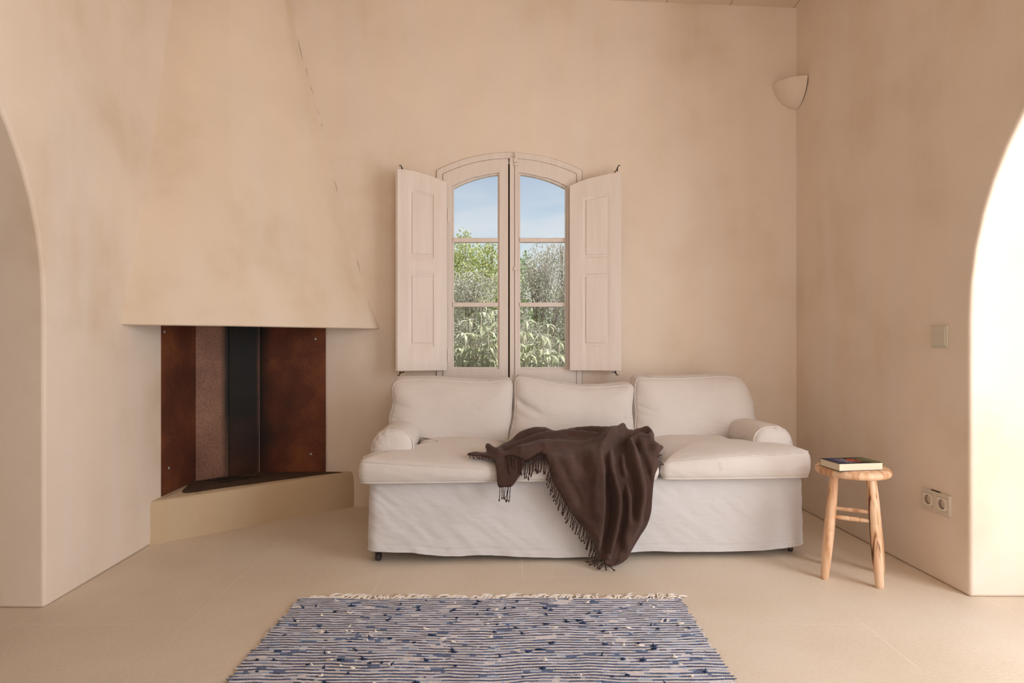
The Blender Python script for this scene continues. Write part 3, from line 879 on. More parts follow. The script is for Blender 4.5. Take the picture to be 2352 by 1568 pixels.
# skirted base
per = []
r_ = .045
def rounded_rect(x0, x1, y0, y1, r, n=6):
    P = []
    for cx, cy, a0 in ((x1-r, y0+r, -pi/2), (x1-r, y1-r, 0), (x0+r, y1-r, pi/2), (x0+r, y0+r, pi)):
        for k in range(n+1): P.append((cx+r*cos(a0+pi/2*k/n), cy+r*sin(a0+pi/2*k/n), 0))
    return P
per = resample(rounded_rect(0, WS, 0, DS, r_), 420)
hem_px = [845, 900, 950, 985, 1020, 1060, 1100, 1150, 1200, 1280, 1350, 1440, 1500, 1560, 1650, 1750, 1800, 1848]
hem_py = [1264, 1266, 1268, 1273, 1277, 1277, 1274, 1276, 1278, 1279, 1277, 1268, 1265, 1267, 1266, 1262, 1257, 1249]
hem_u = [loc_u(p, 0) for p in hem_px]; hem_z = [H-(q-CY)/F*wy(u, 0) for q, u in zip(hem_py, hem_u)]
def hem(u, v):
    return interp(u, hem_u, hem_z) if v < .06 else .048
def skirt_pt(i, j, nr):
    p = per[i]; t = j/(nr-1)
    zt = .372
    zb = hem(p.x, p.y)
    z = zb+(zt-zb)*t
    c = Vector((WS/2, DS/2, 0))
    a = per[(i-1) % 420]; b = per[(i+1) % 420]; d = (b-a).normalized(); n = Vector((d.y, -d.x, 0))
    # diagonal drag wrinkles in the cloth, stronger at the left end
    amp = .0045*(1.0+1.2*exp(-p.x/.5)) if p.y < .1 else .004
    wv = amp*.6*fbm((p.x-.8*z)*4.5, p.y*9, (z+.8*p.x)*19, 3)
    wv += .010*sin(p.x*7+1.3)*(1-t)**2*.6
    # hem band line
    hb = exp(-((z-zb-.030)/.004)**2)*.0022
    q = p+n*(wv*(1 if p.y < .03 else .45)-hb+.006*(1-t))
    if t > .9:
        e = (t-.9)/.1; q = q-n*(.022*(1-sqrt(max(0, 1-e*e)))); 
    return (q.x, q.y, z)
nr = 56
V, Fc = grid(420, nr, lambda i, j: skirt_pt(i, j, nr), True)
tl = (nr-1)*420
ins = []
for i in range(420):
    x, y, z = V[tl+i]; ins.append((WS/2+(x-WS/2)*.96, DS/2+(y-DS/2)*.9, z+.002))
b0 = len(V); V += ins
Fc += [(tl+i, tl+(i+1) % 420, b0+(i+1) % 420, b0+i) for i in range(420)]
Fc.append(tuple(range(b0, b0+420)))
# inside face of the cloth at the hem
b1 = len(V); V += [(WS/2+(V[i][0]-WS/2)*.985, DS/2+(V[i][1]-DS/2)*.96, V[i][2]+.02) for i in range(420)]
Fc += [(b1+i, b1+(i+1) % 420, (i+1) % 420, i) for i in range(420)]
Fc.append(tuple(range(b1+419, b1-1, -1)))
mesh('skirt', V, Fc, M_linen2, sofa, 60)
# arms: soft rolls, set back from the front
def arm(side):
    # outline (d, z): d = distance inward from the sofa's outer side
    O = [(.012, .34), (-.004, .43), (-.006, .49), (.010, .545), (.050, .580), (.100, .586), (.150, .578), (.182, .548), (.192, .505), (.178, .455), (.150, .41), (.150, .34)]
    O = resample(catmull([(a, b, 0) for a, b in O], 6, closed=False), 48, closed=False)
    c = Vector((.09, .47, 0))
    ys = [(.100, .0), (.101, .35), (.104, .62), (.112, .82), (.126, .94), (.15, .99), (.19, 1.0)] + [(v, 1.0) for v in np.linspace(.24, .78, 14)]
    V = []; no = len(O)
    for yi, (v, s) in enumerate(ys):
        for k, p in enumerate(O):
            q = c+(p-c)*s
            # gathers pleated round the outer front of the roll
            ang = atan2(p.y-.47, p.x-.09)
            g = .005*sin(ang*17+2)*exp(-((v-.15)/.07)**2)*(1 if p.x < .09 else .25)*(s > .3)
            dirv = (p-c).normalized() if (p-c).length > 0 else Vector((0, 0, 0))
            q = q+dirv*(g+.004*fbm(p.x*7, p.y*7, v*4+side))
            sag = .004*sin(v*7)
            u = q.x if side < 0 else WS-q.x
            V.append((u, v, max(.34, q.y+sag*(p.y > .5))))
    Fc = []
    for j in range(len(ys)-1):
        for i in range(no-1):
            f = (j*no+i, j*no+i+1, (j+1)*no+i+1, (j+1)*no+i)
            Fc.append(f if side > 0 else f[::-1])
    o = mesh('arm', V, Fc, M_linen, sofa, 180)
    # the piping round the front of the roll
    m = MB(); pts = [((c+(p-c)*.985).x if side < 0 else WS-(c+(p-c)*.985).x, .130, (c+(p-c)*.985).y) for p in O]
    pp = m.tube(pts, .0035, 6).build('piping', M_linen, None, 180); pp.parent = o
    return o
arm(-1); arm(1)
# back frame
m = MB()
P = rounded_rect(.03, WS-.03, .64, .83, .05)
P = resample(P, 160)
def backf(i, j):
    t = j/15; p = P[i]; z = .36+t*.385
    s = 0 if t < .85 else (t-.85)/.15
    k = 1-.25*(1-sqrt(max(0, 1-s*s)))
    return (WS/2+(p.x-WS/2)*(1-(1-k)*.06), .735+(p.y-.735)*k, z)
V, Fc = grid(160, 16, backf, True)
Fc.append(tuple(range(15*160, 16*160)))
mesh('back_frame', V, Fc, M_linen2, sofa, 60)
# castors
def castor(u, v):
    o = MB()
    o.tube([(u, v, .075), (u, v, .05)], .009, 10); o.tube([(u, v, .05), (u+.006, v-.012, .036)], .007, 8)
    o.box(u-.012, u+.016, v-.018, v-.002, .034, .044)
    c = o.build('castor', M_castor, sofa, 40)
    wv = MB(); wv.lathe([(0, -.011), (.014, -.011), (.0185, -.008), (.0195, 0), (.0185, .008), (.014, .011), (0, .011)], 20,
                        Matrix.Translation((u+.004, v-.014, .0197)) @ Matrix.Rotation(radians(90), 4, 'Y') @ Matrix.Rotation(radians(20), 4, 'X'))
    w_ = wv.build('wheel', M_castor, None, 40); w_.parent = c
castor(loc_u(868, .055), .062); castor(loc_u(1809, .075), .07); castor(.06, .77); castor(WS-.06, .77)

# ---- loose cushions: boxed, with piped edges
def cushion(name, outline, frame, thick, crown, seed, label, group, mat=M_linen, folds=(), band_bulge=.012, npt=200, pipe_r=.0045, crown2=None, edge_soft=.02):
    """outline: 2D points (a,b) of the face; frame(a,b,c) -> sofa coords, c = depth below the face"""
    O = resample(catmull([(a, b, 0) for a, b in outline], 8), npt)
    # star-shaped about the spine so the face can be filled ring by ring
    cen = sum(O, Vector((0, 0, 0)))/len(O)
    A = [p.x for p in O]; B = [p.y for p in O]
    ha = (max(A)-min(A))/2; hb = (max(B)-min(B))/2; la = max(0, ha-hb)*.9; lb = max(0, hb-ha)*.9
    ca, cb = (max(A)+min(A))/2, (max(B)+min(B))/2
    def target(p):
        return Vector((ca+max(-la, min(la, p.x-ca)), cb+max(-lb, min(lb, p.y-cb)), 0))
    # signed area for orientation
    ar = sum(O[i].x*O[(i+1) % npt].y-O[(i+1) % npt].x*O[i].y for i in range(npt))
    V = []; Fc = []
    ts = [0, .025, .06, .11, .18, .27, .37, .48, .60, .73, .86, 1.0]
    def hgt(t): return (1-(1-t)**2.6)**.62
    def wr(a, b):
        w_ = .0035*fbm(a*6+seed, b*6, seed, 3)
        for (a0, b0, a1, b1, amp, wd) in folds:
            d = Vector((a1-a0, b1-b0)); q = Vector((a-a0, b-b0)); s_ = max(0, min(1, q.dot(d)/d.length_squared))
            dist = (q-d*s_).length
            w_ += amp*exp(-(dist/wd)**2)*(1-s_)**.7
        return w_
    def face_rings(c0, sgn, cr):
        base = len(V)
        for t in ts:
            for p in O:
                q = p.lerp(target(p), t)
                c = c0-sgn*(cr*hgt(t)+wr(q.x, q.y)*min(1, t*6))
                V.append(tuple(frame(q.x, q.y, c)))
        for j in range(len(ts)-1):
            for i in range(npt):
                i2 = (i+1) % npt
                f = (base+j*npt+i, base+j*npt+i2, base+(j+1)*npt+i2, base+(j+1)*npt+i)
                Fc.append(f if (sgn*ar > 0) else f[::-1])
        return base
    f0 = face_rings(0, 1, crown)
    f1 = face_rings(thick, -1, crown if crown2 is None else crown2)
    nb_ = 8; base = len(V)
    for j in range(1, nb_):
        t = j/nb_
        for i, p in enumerate(O):
            a = O[i-1]; b = O[(i+1) % npt]; d = (b-a).normalized(); n = Vector((d.y, -d.x, 0))*(1 if ar > 0 else -1)
            q = p+n*(band_bulge*(sin(pi*t)**.7)+.0035*fbm(p.x*14+seed, p.y*14, t*3+seed, 3))
            V.append(tuple(frame(q.x, q.y, thick*t)))
    rowsb = [f0]+[base+k*npt for k in range(nb_-1)]+[f1]
    for r0, r1 in zip(rowsb[:-1], rowsb[1:]):
        for i in range(npt):
            i2 = (i+1) % npt
            f = (r0+i, r1+i, r1+i2, r0+i2)
            Fc.append(f if ar > 0 else f[::-1])
    root = empty(name, (OX, OY, 0), AN)
    tag(root, label, 'cushion', group)
    me = bpy.data.meshes.new('cover'); me.from_pydata(V, [], Fc)
    bm = bmesh.new(); bm.from_mesh(me); bmesh.ops.remove_doubles(bm, verts=bm.verts, dist=1e-6); bmesh.ops.recalc_face_normals(bm, faces=bm.faces); bm.to_mesh(me); bm.free()
    link('cover', me, mat, root, 180)
    for c0 in (0.0, thick):
        m = MB()
        pts = [frame(p.x, p.y, c0) for p in O]; pts.append(pts[0])
        m.tube(pts, pipe_r, 6, cap=False).build('piping', mat, root, 180)
    return root
# seat cushions (faces up)
seat_front = -.045
b1u, b2u = loc_u(1170, seat_front), loc_u(1517, seat_front)
eL, eR = loc_u(826, seat_front), loc_u(1861, seat_front)
pz_u = [loc_u(p, seat_front) for p in (825, 940, 1050, 1142, 1250, 1400, 1515, 1570, 1640, 1740, 1860)]
pz_z = [H-(q-CY)/F*wy(u, seat_front) for q, u in zip((1059, 1066, 1073, 1078, 1080, 1077, 1066, 1059, 1052, 1045, 1038), pz_u)]
def seat_frame(a, b, c):
    zt = interp(a, pz_u, pz_z)
    zt = zt+(.468-zt)*sstep(0, .45, b)
    zbot = .366
    # c from 0 (top seam) to thick .09 (bottom seam)
    bot = zbot+.010
    return Vector((a, b, zt-(zt-bot)*c/.09 if c >= 0 else zt-c))
def sf(a, b, c):
    p = seat_frame(a, b, c)
    if c > .09: p.z = .376-(c-.09)
    return p
def T(u0, u1, left, right):
    vb = .60; av = .088
    P = []
    r = .03
    # start front-left, go along the front to the right
    P += [(u0+.012, seat_front+.035), (u0+.004, seat_front+.014), (u0+.024, seat_front+.002)]
    for k in range(1, 8): P.append((u0+(u1-u0)*k/8, seat_front-.006*sin(pi*k/8)))
    P += [(u1-.024, seat_front+.002), (u1-.004, seat_front+.014), (u1-.006, seat_front+.035)]
    if right: P += [(u1-.002, av-.03), (u1-.02, av-.005), (u1-.10, av), (WS-.205, av+.012), (WS-.198, av+.05), (WS-.196, .3), (WS-.196, vb-.03), (WS-.22, vb)]
    else: P += [(u1-.002, .12), (u1-.002, .3), (u1-.004, vb-.03), (u1-.03, vb)]
    for k in range(1, 5): P.append((u1+(u0-u1)*k/5 + (-.1 if right else 0)*(1-k/5), vb))
    if left: P += [(.22, vb), (.196, vb-.03), (.196, .3), (.198, av+.05), (.20, av+.012), (u0+.10, av), (u0+.02, av-.005), (u0+.002, av-.03)]
    else: P += [(u0+.03, vb), (u0+.004, vb-.03), (u0+.002, .3), (u0+.002, .12)]
    return P
SG = 'loose seat cushions of the sofa'; BG = 'loose back cushions of the sofa'
cushion('seat_cushion', T(eL, b1u-.010, True, False), sf, .09, .042, 1.3, 'white linen seat cushion left of the brown throw, next to the fireplace', SG, crown2=.008, band_bulge=.014)
cushion('seat_cushion', T(b1u+.010, b2u-.010, False, False), sf, .09, .036, 4.1, 'white linen seat cushion mostly hidden under the brown throw', SG, crown2=.008, band_bulge=.014)
cushion('seat_cushion', T(b2u+.010, eR, False, True), sf, .09, .040, 7.7, 'white linen seat cushion right of the brown throw, next to the stool', SG, crown2=.008, band_bulge=.014)
# back cushions (faces to the front, leaning back); outline traced at the cushion's own depth
def back_v(z): return .455+.115*max(0, (z-.47)/.34)
def back_frame_of(a, b, c):
    return Vector((a, back_v(b)+c, b+.02*c))
def bo(pts):
    R = []
    for px, py in pts:
        v = .5
        for _ in range(6):
            z = loc_z(px, py, v); v = back_v(z)
        R.append((loc_u(px, v), z))
    return R
left_b = bo([(962, 1016), (940, 1003), (925, 990), (900, 986), (895, 980), (897, 955), (904, 925), (902, 895), (907, 881), (925, 873), (990, 872), (1060, 876), (1120, 878), (1160, 874), (1173, 879), (1176, 893), (1173, 930), (1171, 960), (1166, 990), (1160, 1022), (1120, 1030), (1050, 1030), (1000, 1027)])
mid_b = bo([(1186, 872), (1196, 866), (1230, 872), (1280, 882), (1330, 889), (1380, 889), (1420, 886), (1445, 884), (1454, 890), (1453, 910), (1450, 940), (1453, 970), (1455, 1000), (1452, 1022), (1400, 1030), (1300, 1032), (1200, 1032), (1166, 1026), (1172, 1000), (1181, 965), (1184, 930), (1183, 895)])
right_b = bo([(1461, 875), (1475, 869), (1540, 870), (1600, 868), (1650, 865), (1685, 867), (1705, 876), (1718, 898), (1728, 925), (1730, 945), (1733, 965), (1734, 980), (1720, 987), (1703, 992), (1692, 1004), (1680, 1014), (1600, 1018), (1520, 1022), (1462, 1020), (1459, 985), (1461, 950), (1458, 915)])
cushion('back_cushion', left_b, back_frame_of, .12, .052, 2.2, 'plump white linen back cushion at the sofa\'s left end, squared corners', BG, band_bulge=.016,
        folds=[(left_b[4][0], left_b[4][1]+.12, left_b[4][0]+.10, left_b[4][1]+.10, -.008, .012), (left_b[4][0], left_b[4][1]+.05, left_b[4][0]+.12, left_b[4][1]+.01, -.008, .012)])
mu, mz = mid_b[20]
cushion('back_cushion', mid_b, back_frame_of, .12, .048, 5.9, 'slumped white linen back cushion in the middle, its left corner raised', BG, band_bulge=.014,
        folds=[(mu+.01, mz+.02, mu+.23, mz-.10, -.020, .020), (mu+.0, mz-.04, mu+.15, mz-.12, -.008, .012), (mu-.01, mz-.14, mu+.12, mz-.2, -.008, .014)])
ru, rz = right_b[-1]
cushion('back_cushion', right_b, back_frame_of, .12, .056, 9.4, 'full white linen back cushion at the sofa\'s right end by the corner', BG, band_bulge=.016,
        folds=[(ru, rz-.03, ru+.11, rz-.075, -.010, .008), (ru, rz-.08, ru+.16, rz-.10, -.007, .008), (ru, rz-.13, ru+.09, rz-.17, -.009, .008)])

# ================================================================== THROW
prof_v = [.56, .46, .40, .30, .20, .10, .03, -.02, -.055, -.078, -.088, -.090, -.085, -.080, -.078, -.088, -.11, -.17]
prof_z = [.60, .572, .556, .532, .514, .497, .482, .468, .450, .425, .39, .33, .24, .14, .06, .025, .010, .006]
def surf(px, py, off=0.0):
    """where a sight line through (px,py) meets the resting surface of the throw (sofa coordinates), with its normal"""
    k = (px-CX)/F; mm = (py-CY)/F
    # v(Y) = a + b*Y along the line, z = H - mm*Y
    a = OX*sA-OY*cA; b = -k*sA+cA
    best = None
    for i in range(len(prof_v)-1, 0, -1):
        v0, z0, v1, z1 = prof_v[i], prof_z[i], prof_v[i-1], prof_z[i-1]
        # solve a+bY = v0+s(v1-v0); H-mmY = z0+s(z1-z0)
        A11, A12, B1 = b, -(v1-v0), v0-a
        A21, A22, B2 = -mm, -(z1-z0), z0-H
        det = A11*A22-A12*A21
        if abs(det) < 1e-9: continue
        Y = (B1*A22-A12*B2)/det; s = (A11*B2-A21*B1)/det
        if -1e-6 <= s <= 1+1e-6 and Y > 0:
            if best is None or Y < best[0]: best = (Y, i, s)
    if best is None:
        Y = (H-.56)/max(mm, 1e-3); i = 1; s = .5
    else: Y, i, s = best
    X = k*Y
    dx, dy = X-OX, Y-OY
    u = dx*cA+dy*sA; v = -dx*sA+dy*cA; z = H-mm*Y
    tv, tz = prof_v[i-1]-prof_v[i], prof_z[i-1]-prof_z[i]
    n = Vector((0, -tz, tv)).normalized()
    if n.z < -.2: n = -n
    n = (n+Vector((0, -.25, .25))).normalized()
    return Vector((u, v, z)), n
ridges = [  # polyline, amplitude, width on its left, width on its right (px)
    ([(1432,1003),(1400,1030),(1376,1058),(1378,1090),(1381,1150),(1379,1190),(1370,1240),(1366,1275)], .040, 26, 6),
    ([(1436,1004),(1404,1040),(1399,1075),(1408,1105),(1419,1135),(1419,1172),(1412,1215),(1400,1260),(1390,1290)], .040, 18, 6),
    ([(1430,1010),(1425,1060),(1432,1090),(1445,1080)], .016, 7, 9),
    ([(1436,1120),(1439,1160),(1438,1190),(1430,1230),(1440,1260)], .022, 9, 12),
    ([(1430,1010),(1448,1030),(1456,1060),(1466,1090),(1474,1130),(1468,1180),(1448,1230)], .032, 14, 9),
    ([(1455,1040),(1475,1062),(1492,1090),(1500,1110)], .018, 6, 16),
    ([(1150,1048),(1200,1037),(1240,1028),(1290,1021),(1340,1019),(1385,1028)], .014, 9, 9),
    ([(1170,1040),(1230,1025),(1290,1014),(1340,1012),(1400,1010)], .012, 6, 6),
    ([(1140,1033),(1190,1020),(1240,1006),(1290,1000),(1340,1004),(1400,1010)], .020, 6, 6),
    ([(1180,1006),(1220,992),(1260,989)], .018, 7, 7),
    ([(1300,990),(1360,987),(1420,990)], .018, 8, 8),
    ([(1436,1004),(1462,997),(1490,998),(1500,1012)], .034, 9, 9),
    ([(1450,1020),(1475,1012),(1500,1022)], .020, 7, 7),
    ([(1465,1032),(1490,1028),(1512,1040)], .020, 8, 12),
    ([(1310,1050),(1315,1075),(1340,1100),(1350,1130)], .007, 10, 10),
    ([(1340,1065),(1352,1068),(1348,1095)], .006, 7, 7),
    ([(1118,1026),(1130,1036),(1150,1045)], .012, 6, 6),
    ([(1295,1055),(1310,1090),(1335,1130),(1345,1170)], .010, 8, 14),
    ([(1275,1075),(1300,1120),(1330,1170),(1352,1215)], .009, 10, 12),
    ([(1190,1045),(1225,1040),(1260,1034)], .010, 5, 5),
    ([(1350,1040),(1362,1080),(1360,1130),(1362,1180)], .010, 9, 9),
    # valleys
    ([(1155,1040),(1200,1029),(1245,1019),(1300,1016),(1380,1019)], -.014, 5, 5),
    ([(1165,1024),(1200,1014),(1245,1001),(1290,995),(1340,999),(1400,1005)], -.014, 4, 4),
    ([(1440,1012),(1412,1035),(1393,1060),(1394,1110),(1396,1170),(1390,1230),(1380,1280)], -.018, 8, 8),
    ([(1438,1012),(1425,1040),(1420,1070),(1428,1120),(1430,1180),(1415,1250),(1405,1295)], -.022, 7, 7),
    ([(1440,1015),(1438,1045),(1447,1100),(1454,1140),(1452,1190)], -.018, 7, 7),
    ([(1452,1020),(1470,1050),(1488,1100),(1485,1150),(1475,1190)], -.020, 8, 8),
    ([(1160,1028),(1200,1010),(1240,996),(1300,994)], -.020, 5, 5),
    ([(1300,1008),(1360,1010),(1420,1002)], -.012, 4, 4),
    ([(1450,1008),(1475,1005),(1490,1014)], -.016, 5, 5),
]
FW = 1.08
RD = []
for pts, amp, wl_, wr_ in ridges:
    amp = amp*(1.9 if amp < 0 else 1.35)
    RD.append(([Vector((p.x, p.y)) for p in catmull([(a, b, 0) for a, b in pts], 6, closed=False)], amp, wl_*FW, wr_*FW))
def fold(px, py):
    h = 0
    P = Vector((px, py))
    for pts, amp, wl_, wr_ in RD:
        bd = 1e9; sg = 1; te = 0
        for i in range(len(pts)-1):
            a, b = pts[i], pts[i+1]; d = b-a; ll = d.length_squared
            if ll < 1e-9: continue
            t = max(0, min(1, (P-a).dot(d)/ll)); q = P-(a+d*t); dd = q.length
            if dd < bd: bd = dd; sg = d.x*q.y-d.y*q.x; te = (i+t)/(len(pts)-1)
        w_ = wl_ if sg > 0 else wr_            # travelling down the page, left has sg > 0
        h += amp*exp(-(bd/w_)**2)*min(1, .35+te*5)*min(1, .45+(1-te)*4)
    return h
poly_px = [(1073,1047),(1090,1041),(1117,1041),(1115,1027),(1121,1021),(1138,1031),(1152,1025),(1175,1012),(1200,995),(1225,989),(1250,987),(1280,991),(1315,987),(1360,985),(1410,987),(1432,992),(1443,998),(1465,994),(1487,991),(1500,1003),(1503,1020),(1520,1026),(1523,1032),(1514,1043),(1512,1055),(1512,1070),(1503,1090),(1500,1115),(1497,1150),(1495,1175),(1487,1200),(1470,1230),(1452,1260),(1440,1283),(1425,1296),(1405,1301),(1393,1300),(1385,1293),(1374,1275),(1364,1250),(1350,1225),(1327,1195),(1306,1168),(1287,1135),(1272,1110),(1264,1085),(1262,1064),(1252,1048),(1242,1042),(1230,1050),(1212,1062),(1200,1059),(1180,1051),(1160,1052),(1140,1055),(1110,1051),(1085,1050)]
def sheet(poly, step, offs, edge_lo, use_fold=True, mid_amp=.008, top_free=True):
    """cloth sheet over the resting surface inside an outline; hems settle down onto what lies beneath"""
    B = catmull([(a, b, 0) for a, b in poly], 4)
    nB = max(12, int(sum((B[i]-B[i-1]).length for i in range(len(B)))/step))
    B = resample(B, nB)
    pts = [Vector((p.x, p.y)) for p in B]
    edges = [(i, (i+1) % nB) for i in range(nB)]
    xs = [p.x for p in pts]; ys = [p.y for p in pts]
    bx = np.array(xs); by = np.array(ys)
    segs = list(zip(pts, pts[1:]+pts[:1]))
    def inside(x, y):
        c = False
        for a, b in segs:
            if (a.y > y) != (b.y > y) and x < (b.x-a.x)*(y-a.y)/(b.y-a.y)+a.x: c = not c
        return c
    allp = list(pts)
    y = min(ys); row = 0
    while y < max(ys):
        x = min(xs)+(step/2 if row % 2 else 0)
        while x < max(xs):
            if inside(x, y) and np.min((bx-x)**2+(by-y)**2) > (step*.6)**2: allp.append(Vector((x, y)))
            x += step
        y += step*.87; row += 1
    r = geometry.delaunay_2d_cdt(allp, edges, [list(range(nB))], 1, 1e-4)
    vv, ff = r[0], r[2]
    V = []
    for p in vv:
        dist = float(np.sqrt(np.min((bx-p.x)**2+(by-p.y)**2)))
        q, n = surf(p.x, p.y)
        e = min(1, dist/10)
        h = offs*(edge_lo+(1-edge_lo)*e)
        if use_fold: h += fold(p.x, p.y)*(.35+.65*e)
        h += mid_amp*fbm(p.x*.02, p.y*.02, 3.3, 4)
        q = q+n*max(.0035, h)
        V.append((q.x, q.y, max(.006, q.z)))
    return V, [tuple(f) for f in ff]
throw = empty('throw_blanket', (OX, OY, 0), AN)
tag(throw, 'dark brown wool throw with tasselled edge draped over the middle of the sofa', 'blanket')
V, Fc = sheet(poly_px, 3.6, .012, .35)
flap = [(1139,1052),(1141,1085),(1144,1117),(1158,1117.5),(1174,1117),(1184,1106),(1196,1088),(1204,1062),(1198,1054),(1170,1049)]
V2, F2 = sheet(flap, 4.0, .006, .6, False, .002)
b0 = len(V); V += V2; Fc += [tuple(i+b0 for i in f) for f in F2]
cl = mesh('cloth', V, Fc, M_wool, throw, 180)
bm = bmesh.new(); bm.from_mesh(cl.data); bmesh.ops.recalc_face_normals(bm, faces=bm.faces); bm.to_mesh(cl.data); bm.free()
md = cl.modifiers.new('thickness', 'SOLIDIFY'); md.thickness = .0035; md.offset = 0
def tassel(path_px, off=.006, r=.0019, hang=False):
    pts = []
    P = catmull([(a, b, 0) for a, b in path_px], 4, closed=False)
    for i, p in enumerate(P):
        q, n = surf(p.x, p.y)
        q = q+n*(off*(1.0-.3*i/len(P)))
        pts.append(Vector((q.x, q.y, max(.004, q.z))))
    rr = [r*(1+.15*sin(i*2.1)) for i in range(len(pts))]
    if len(rr) > 4: rr[-3] = r*1.75; rr[-2] = r*1.6; rr[-1] = r*1.1
    MB().tube(pts, rr, 6).build('tassel', M_tassel, throw, 180)
R2 = random.Random(11)
def along(pts, n, fn):
    P = resample(pts, n, closed=False)
    for i, p in enumerate(P): fn(p.x, p.y, i/(n-1))
def t_edge(ln, dx):
    def f(x, y, t):
        l_ = ln*R2.uniform(.8, 1.15); d = dx+R2.uniform(-4, 4)
        tassel([(x+1, y-2), (x+d*.3+R2.uniform(-1.5, 1.5), y+l_*.4), (x+d*.7+R2.uniform(-1.5, 1.5), y+l_*.75), (x+d, y+l_)], off=R2.uniform(.006, .014))
    return f
along([(1262,1068,0),(1264,1085,0),(1272,1110,0),(1287,1135,0),(1306,1168,0),(1327,1195,0),(1350,1225,0),(1364,1250,0),(1374,1275,0)], 46, t_edge(30, -6))
along([(1160,1052,0),(1180,1051,0),(1198,1057,0),(1206,1062,0)], 11, t_edge(34, 2))
along([(1212,1061,0),(1228,1051,0),(1241,1043,0),(1256,1050,0)], 15, t_edge(40, -4))
along([(1078,1048,0),(1100,1050,0),(1128,1053,0)], 8, t_edge(6, 6))
along([(1147,1117,0),(1152,1117,0),(1160,1117,0),(1168,1117,0),(1172,1115,0)], 7, t_edge(33, -1))
for (x0, y0, x1, y1) in ((1383,1288,1345,1291),(1383,1291,1352,1298),(1386,1293,1372,1307),(1388,1296,1376,1309),(1390,1298,1392,1311),(1396,1299,1412,1312)):
    tassel([(x0, y0), (x0*.6+x1*.4, y0*.6+y1*.4-1), (x0*.3+x1*.7, y0*.3+y1*.7+1), (x1, y1)], off=.006, r=.0024)
for (x0, y0, x1, y1) in ((1511,1052,1519,1047),(1514,1070,1524,1068)):
    tassel([(x0, y0), ((x0+x1)/2, (y0+y1)/2-1), (x1, y1)], off=.008)

# ================================================================== RUG
rug = empty('rag_rug', (-.09, 1.7, 0))
tag(rug, 'flat woven blue and white rag rug with a short cream fringe', 'rug')
RY1, RY0 = 2.462, .95; ROW = .0088
nx, nyr = 260, int((RY1-RY0)/ROW); per_row = 4
ny = nyr*per_row+1
xe = np.linspace(0, 1, nx)
def vnoise(x, y, sc, seed):
    """smooth value noise on arrays"""
    r = np.random.default_rng(seed); G = r.random((64, 64))
    X = x*sc; Y = y*sc; xi = np.floor(X).astype(int); yi = np.floor(Y).astype(int); fx = X-xi; fy = Y-yi
    fx = fx*fx*(3-2*fx); fy = fy*fy*(3-2*fy)
    g = lambda a, b: G[a % 64, b % 64]
    return (g(xi, yi)*(1-fx)+g(xi+1, yi)*fx)*(1-fy)+(g(xi, yi+1)*(1-fx)+g(xi+1, yi+1)*fx)*fy-.5
jj, ii = np.meshgrid(np.arange(ny), np.arange(nx), indexing='ij')
vv = jj/per_row*ROW                                   # distance from the far edge along the weave
uu = xe[ii]*1.47
rowi = np.floor(jj/per_row)
edge = (np.minimum(uu, 1.47-uu) < .012)
rr = np.random.default_rng(3)
jit = rr.uniform(-.010, .010, nyr+2)[rowi.astype(int)]
X = -.826+uu + np.where(xe[ii] < .5, -1, 1)*0 + jit*np.where(xe[ii] < .02, 1, 0) + jit*np.where(xe[ii] > .98, -1, 0)
X = X + .012*vnoise(vv, vv*0, 2.2, 4)*1.0 + (uu/1.47-.35)*.02*np.clip((vv)/.6, 0, 1)
Y = RY1 - vv + .016*vnoise(uu, vv, 3.0, 5) + .012*vnoise(uu, vv, 8.0, 6) + .004*vnoise(uu, vv*2, 22.0, 16) + .008*(uu/1.47-.5)
ph = (jj % per_row)/per_row
Z = .0055 + .0040*np.sin(pi*ph) + .003*vnoise(uu, vv, 14, 8) + .0012*vnoise(uu*3, vv*3, 30, 9)
Z = np.maximum(Z, .002)
Z[0, :] = .001
V = np.stack([X+.09, Y-1.7, Z], -1).reshape(-1, 3)
idx = (np.arange(ny-1)[:, None]*nx+np.arange(nx-1)[None, :]).reshape(-1)
Q = np.stack([idx, idx+nx, idx+nx+1, idx+1], -1)
me = bpy.data.meshes.new('weave')
me.vertices.add(len(V)); me.vertices.foreach_set('co', V.astype(np.float32).ravel())
me.loops.add(len(Q)*4); me.loops.foreach_set('vertex_index', Q.astype(np.int32).ravel())
me.polygons.add(len(Q)); me.polygons.foreach_set('loop_start', (np.arange(len(Q))*4).astype(np.int32)); me.polygons.foreach_set('loop_total', np.full(len(Q), 4, np.int32))
me.update(calc_edges=True)
uvl = me.uv_layers.new(name='UVMap')
UV = np.stack([uu.reshape(-1), (vv/ROW).reshape(-1)], -1)[Q.ravel()]
uvl.data.foreach_set('uv', UV.astype(np.float32).ravel())
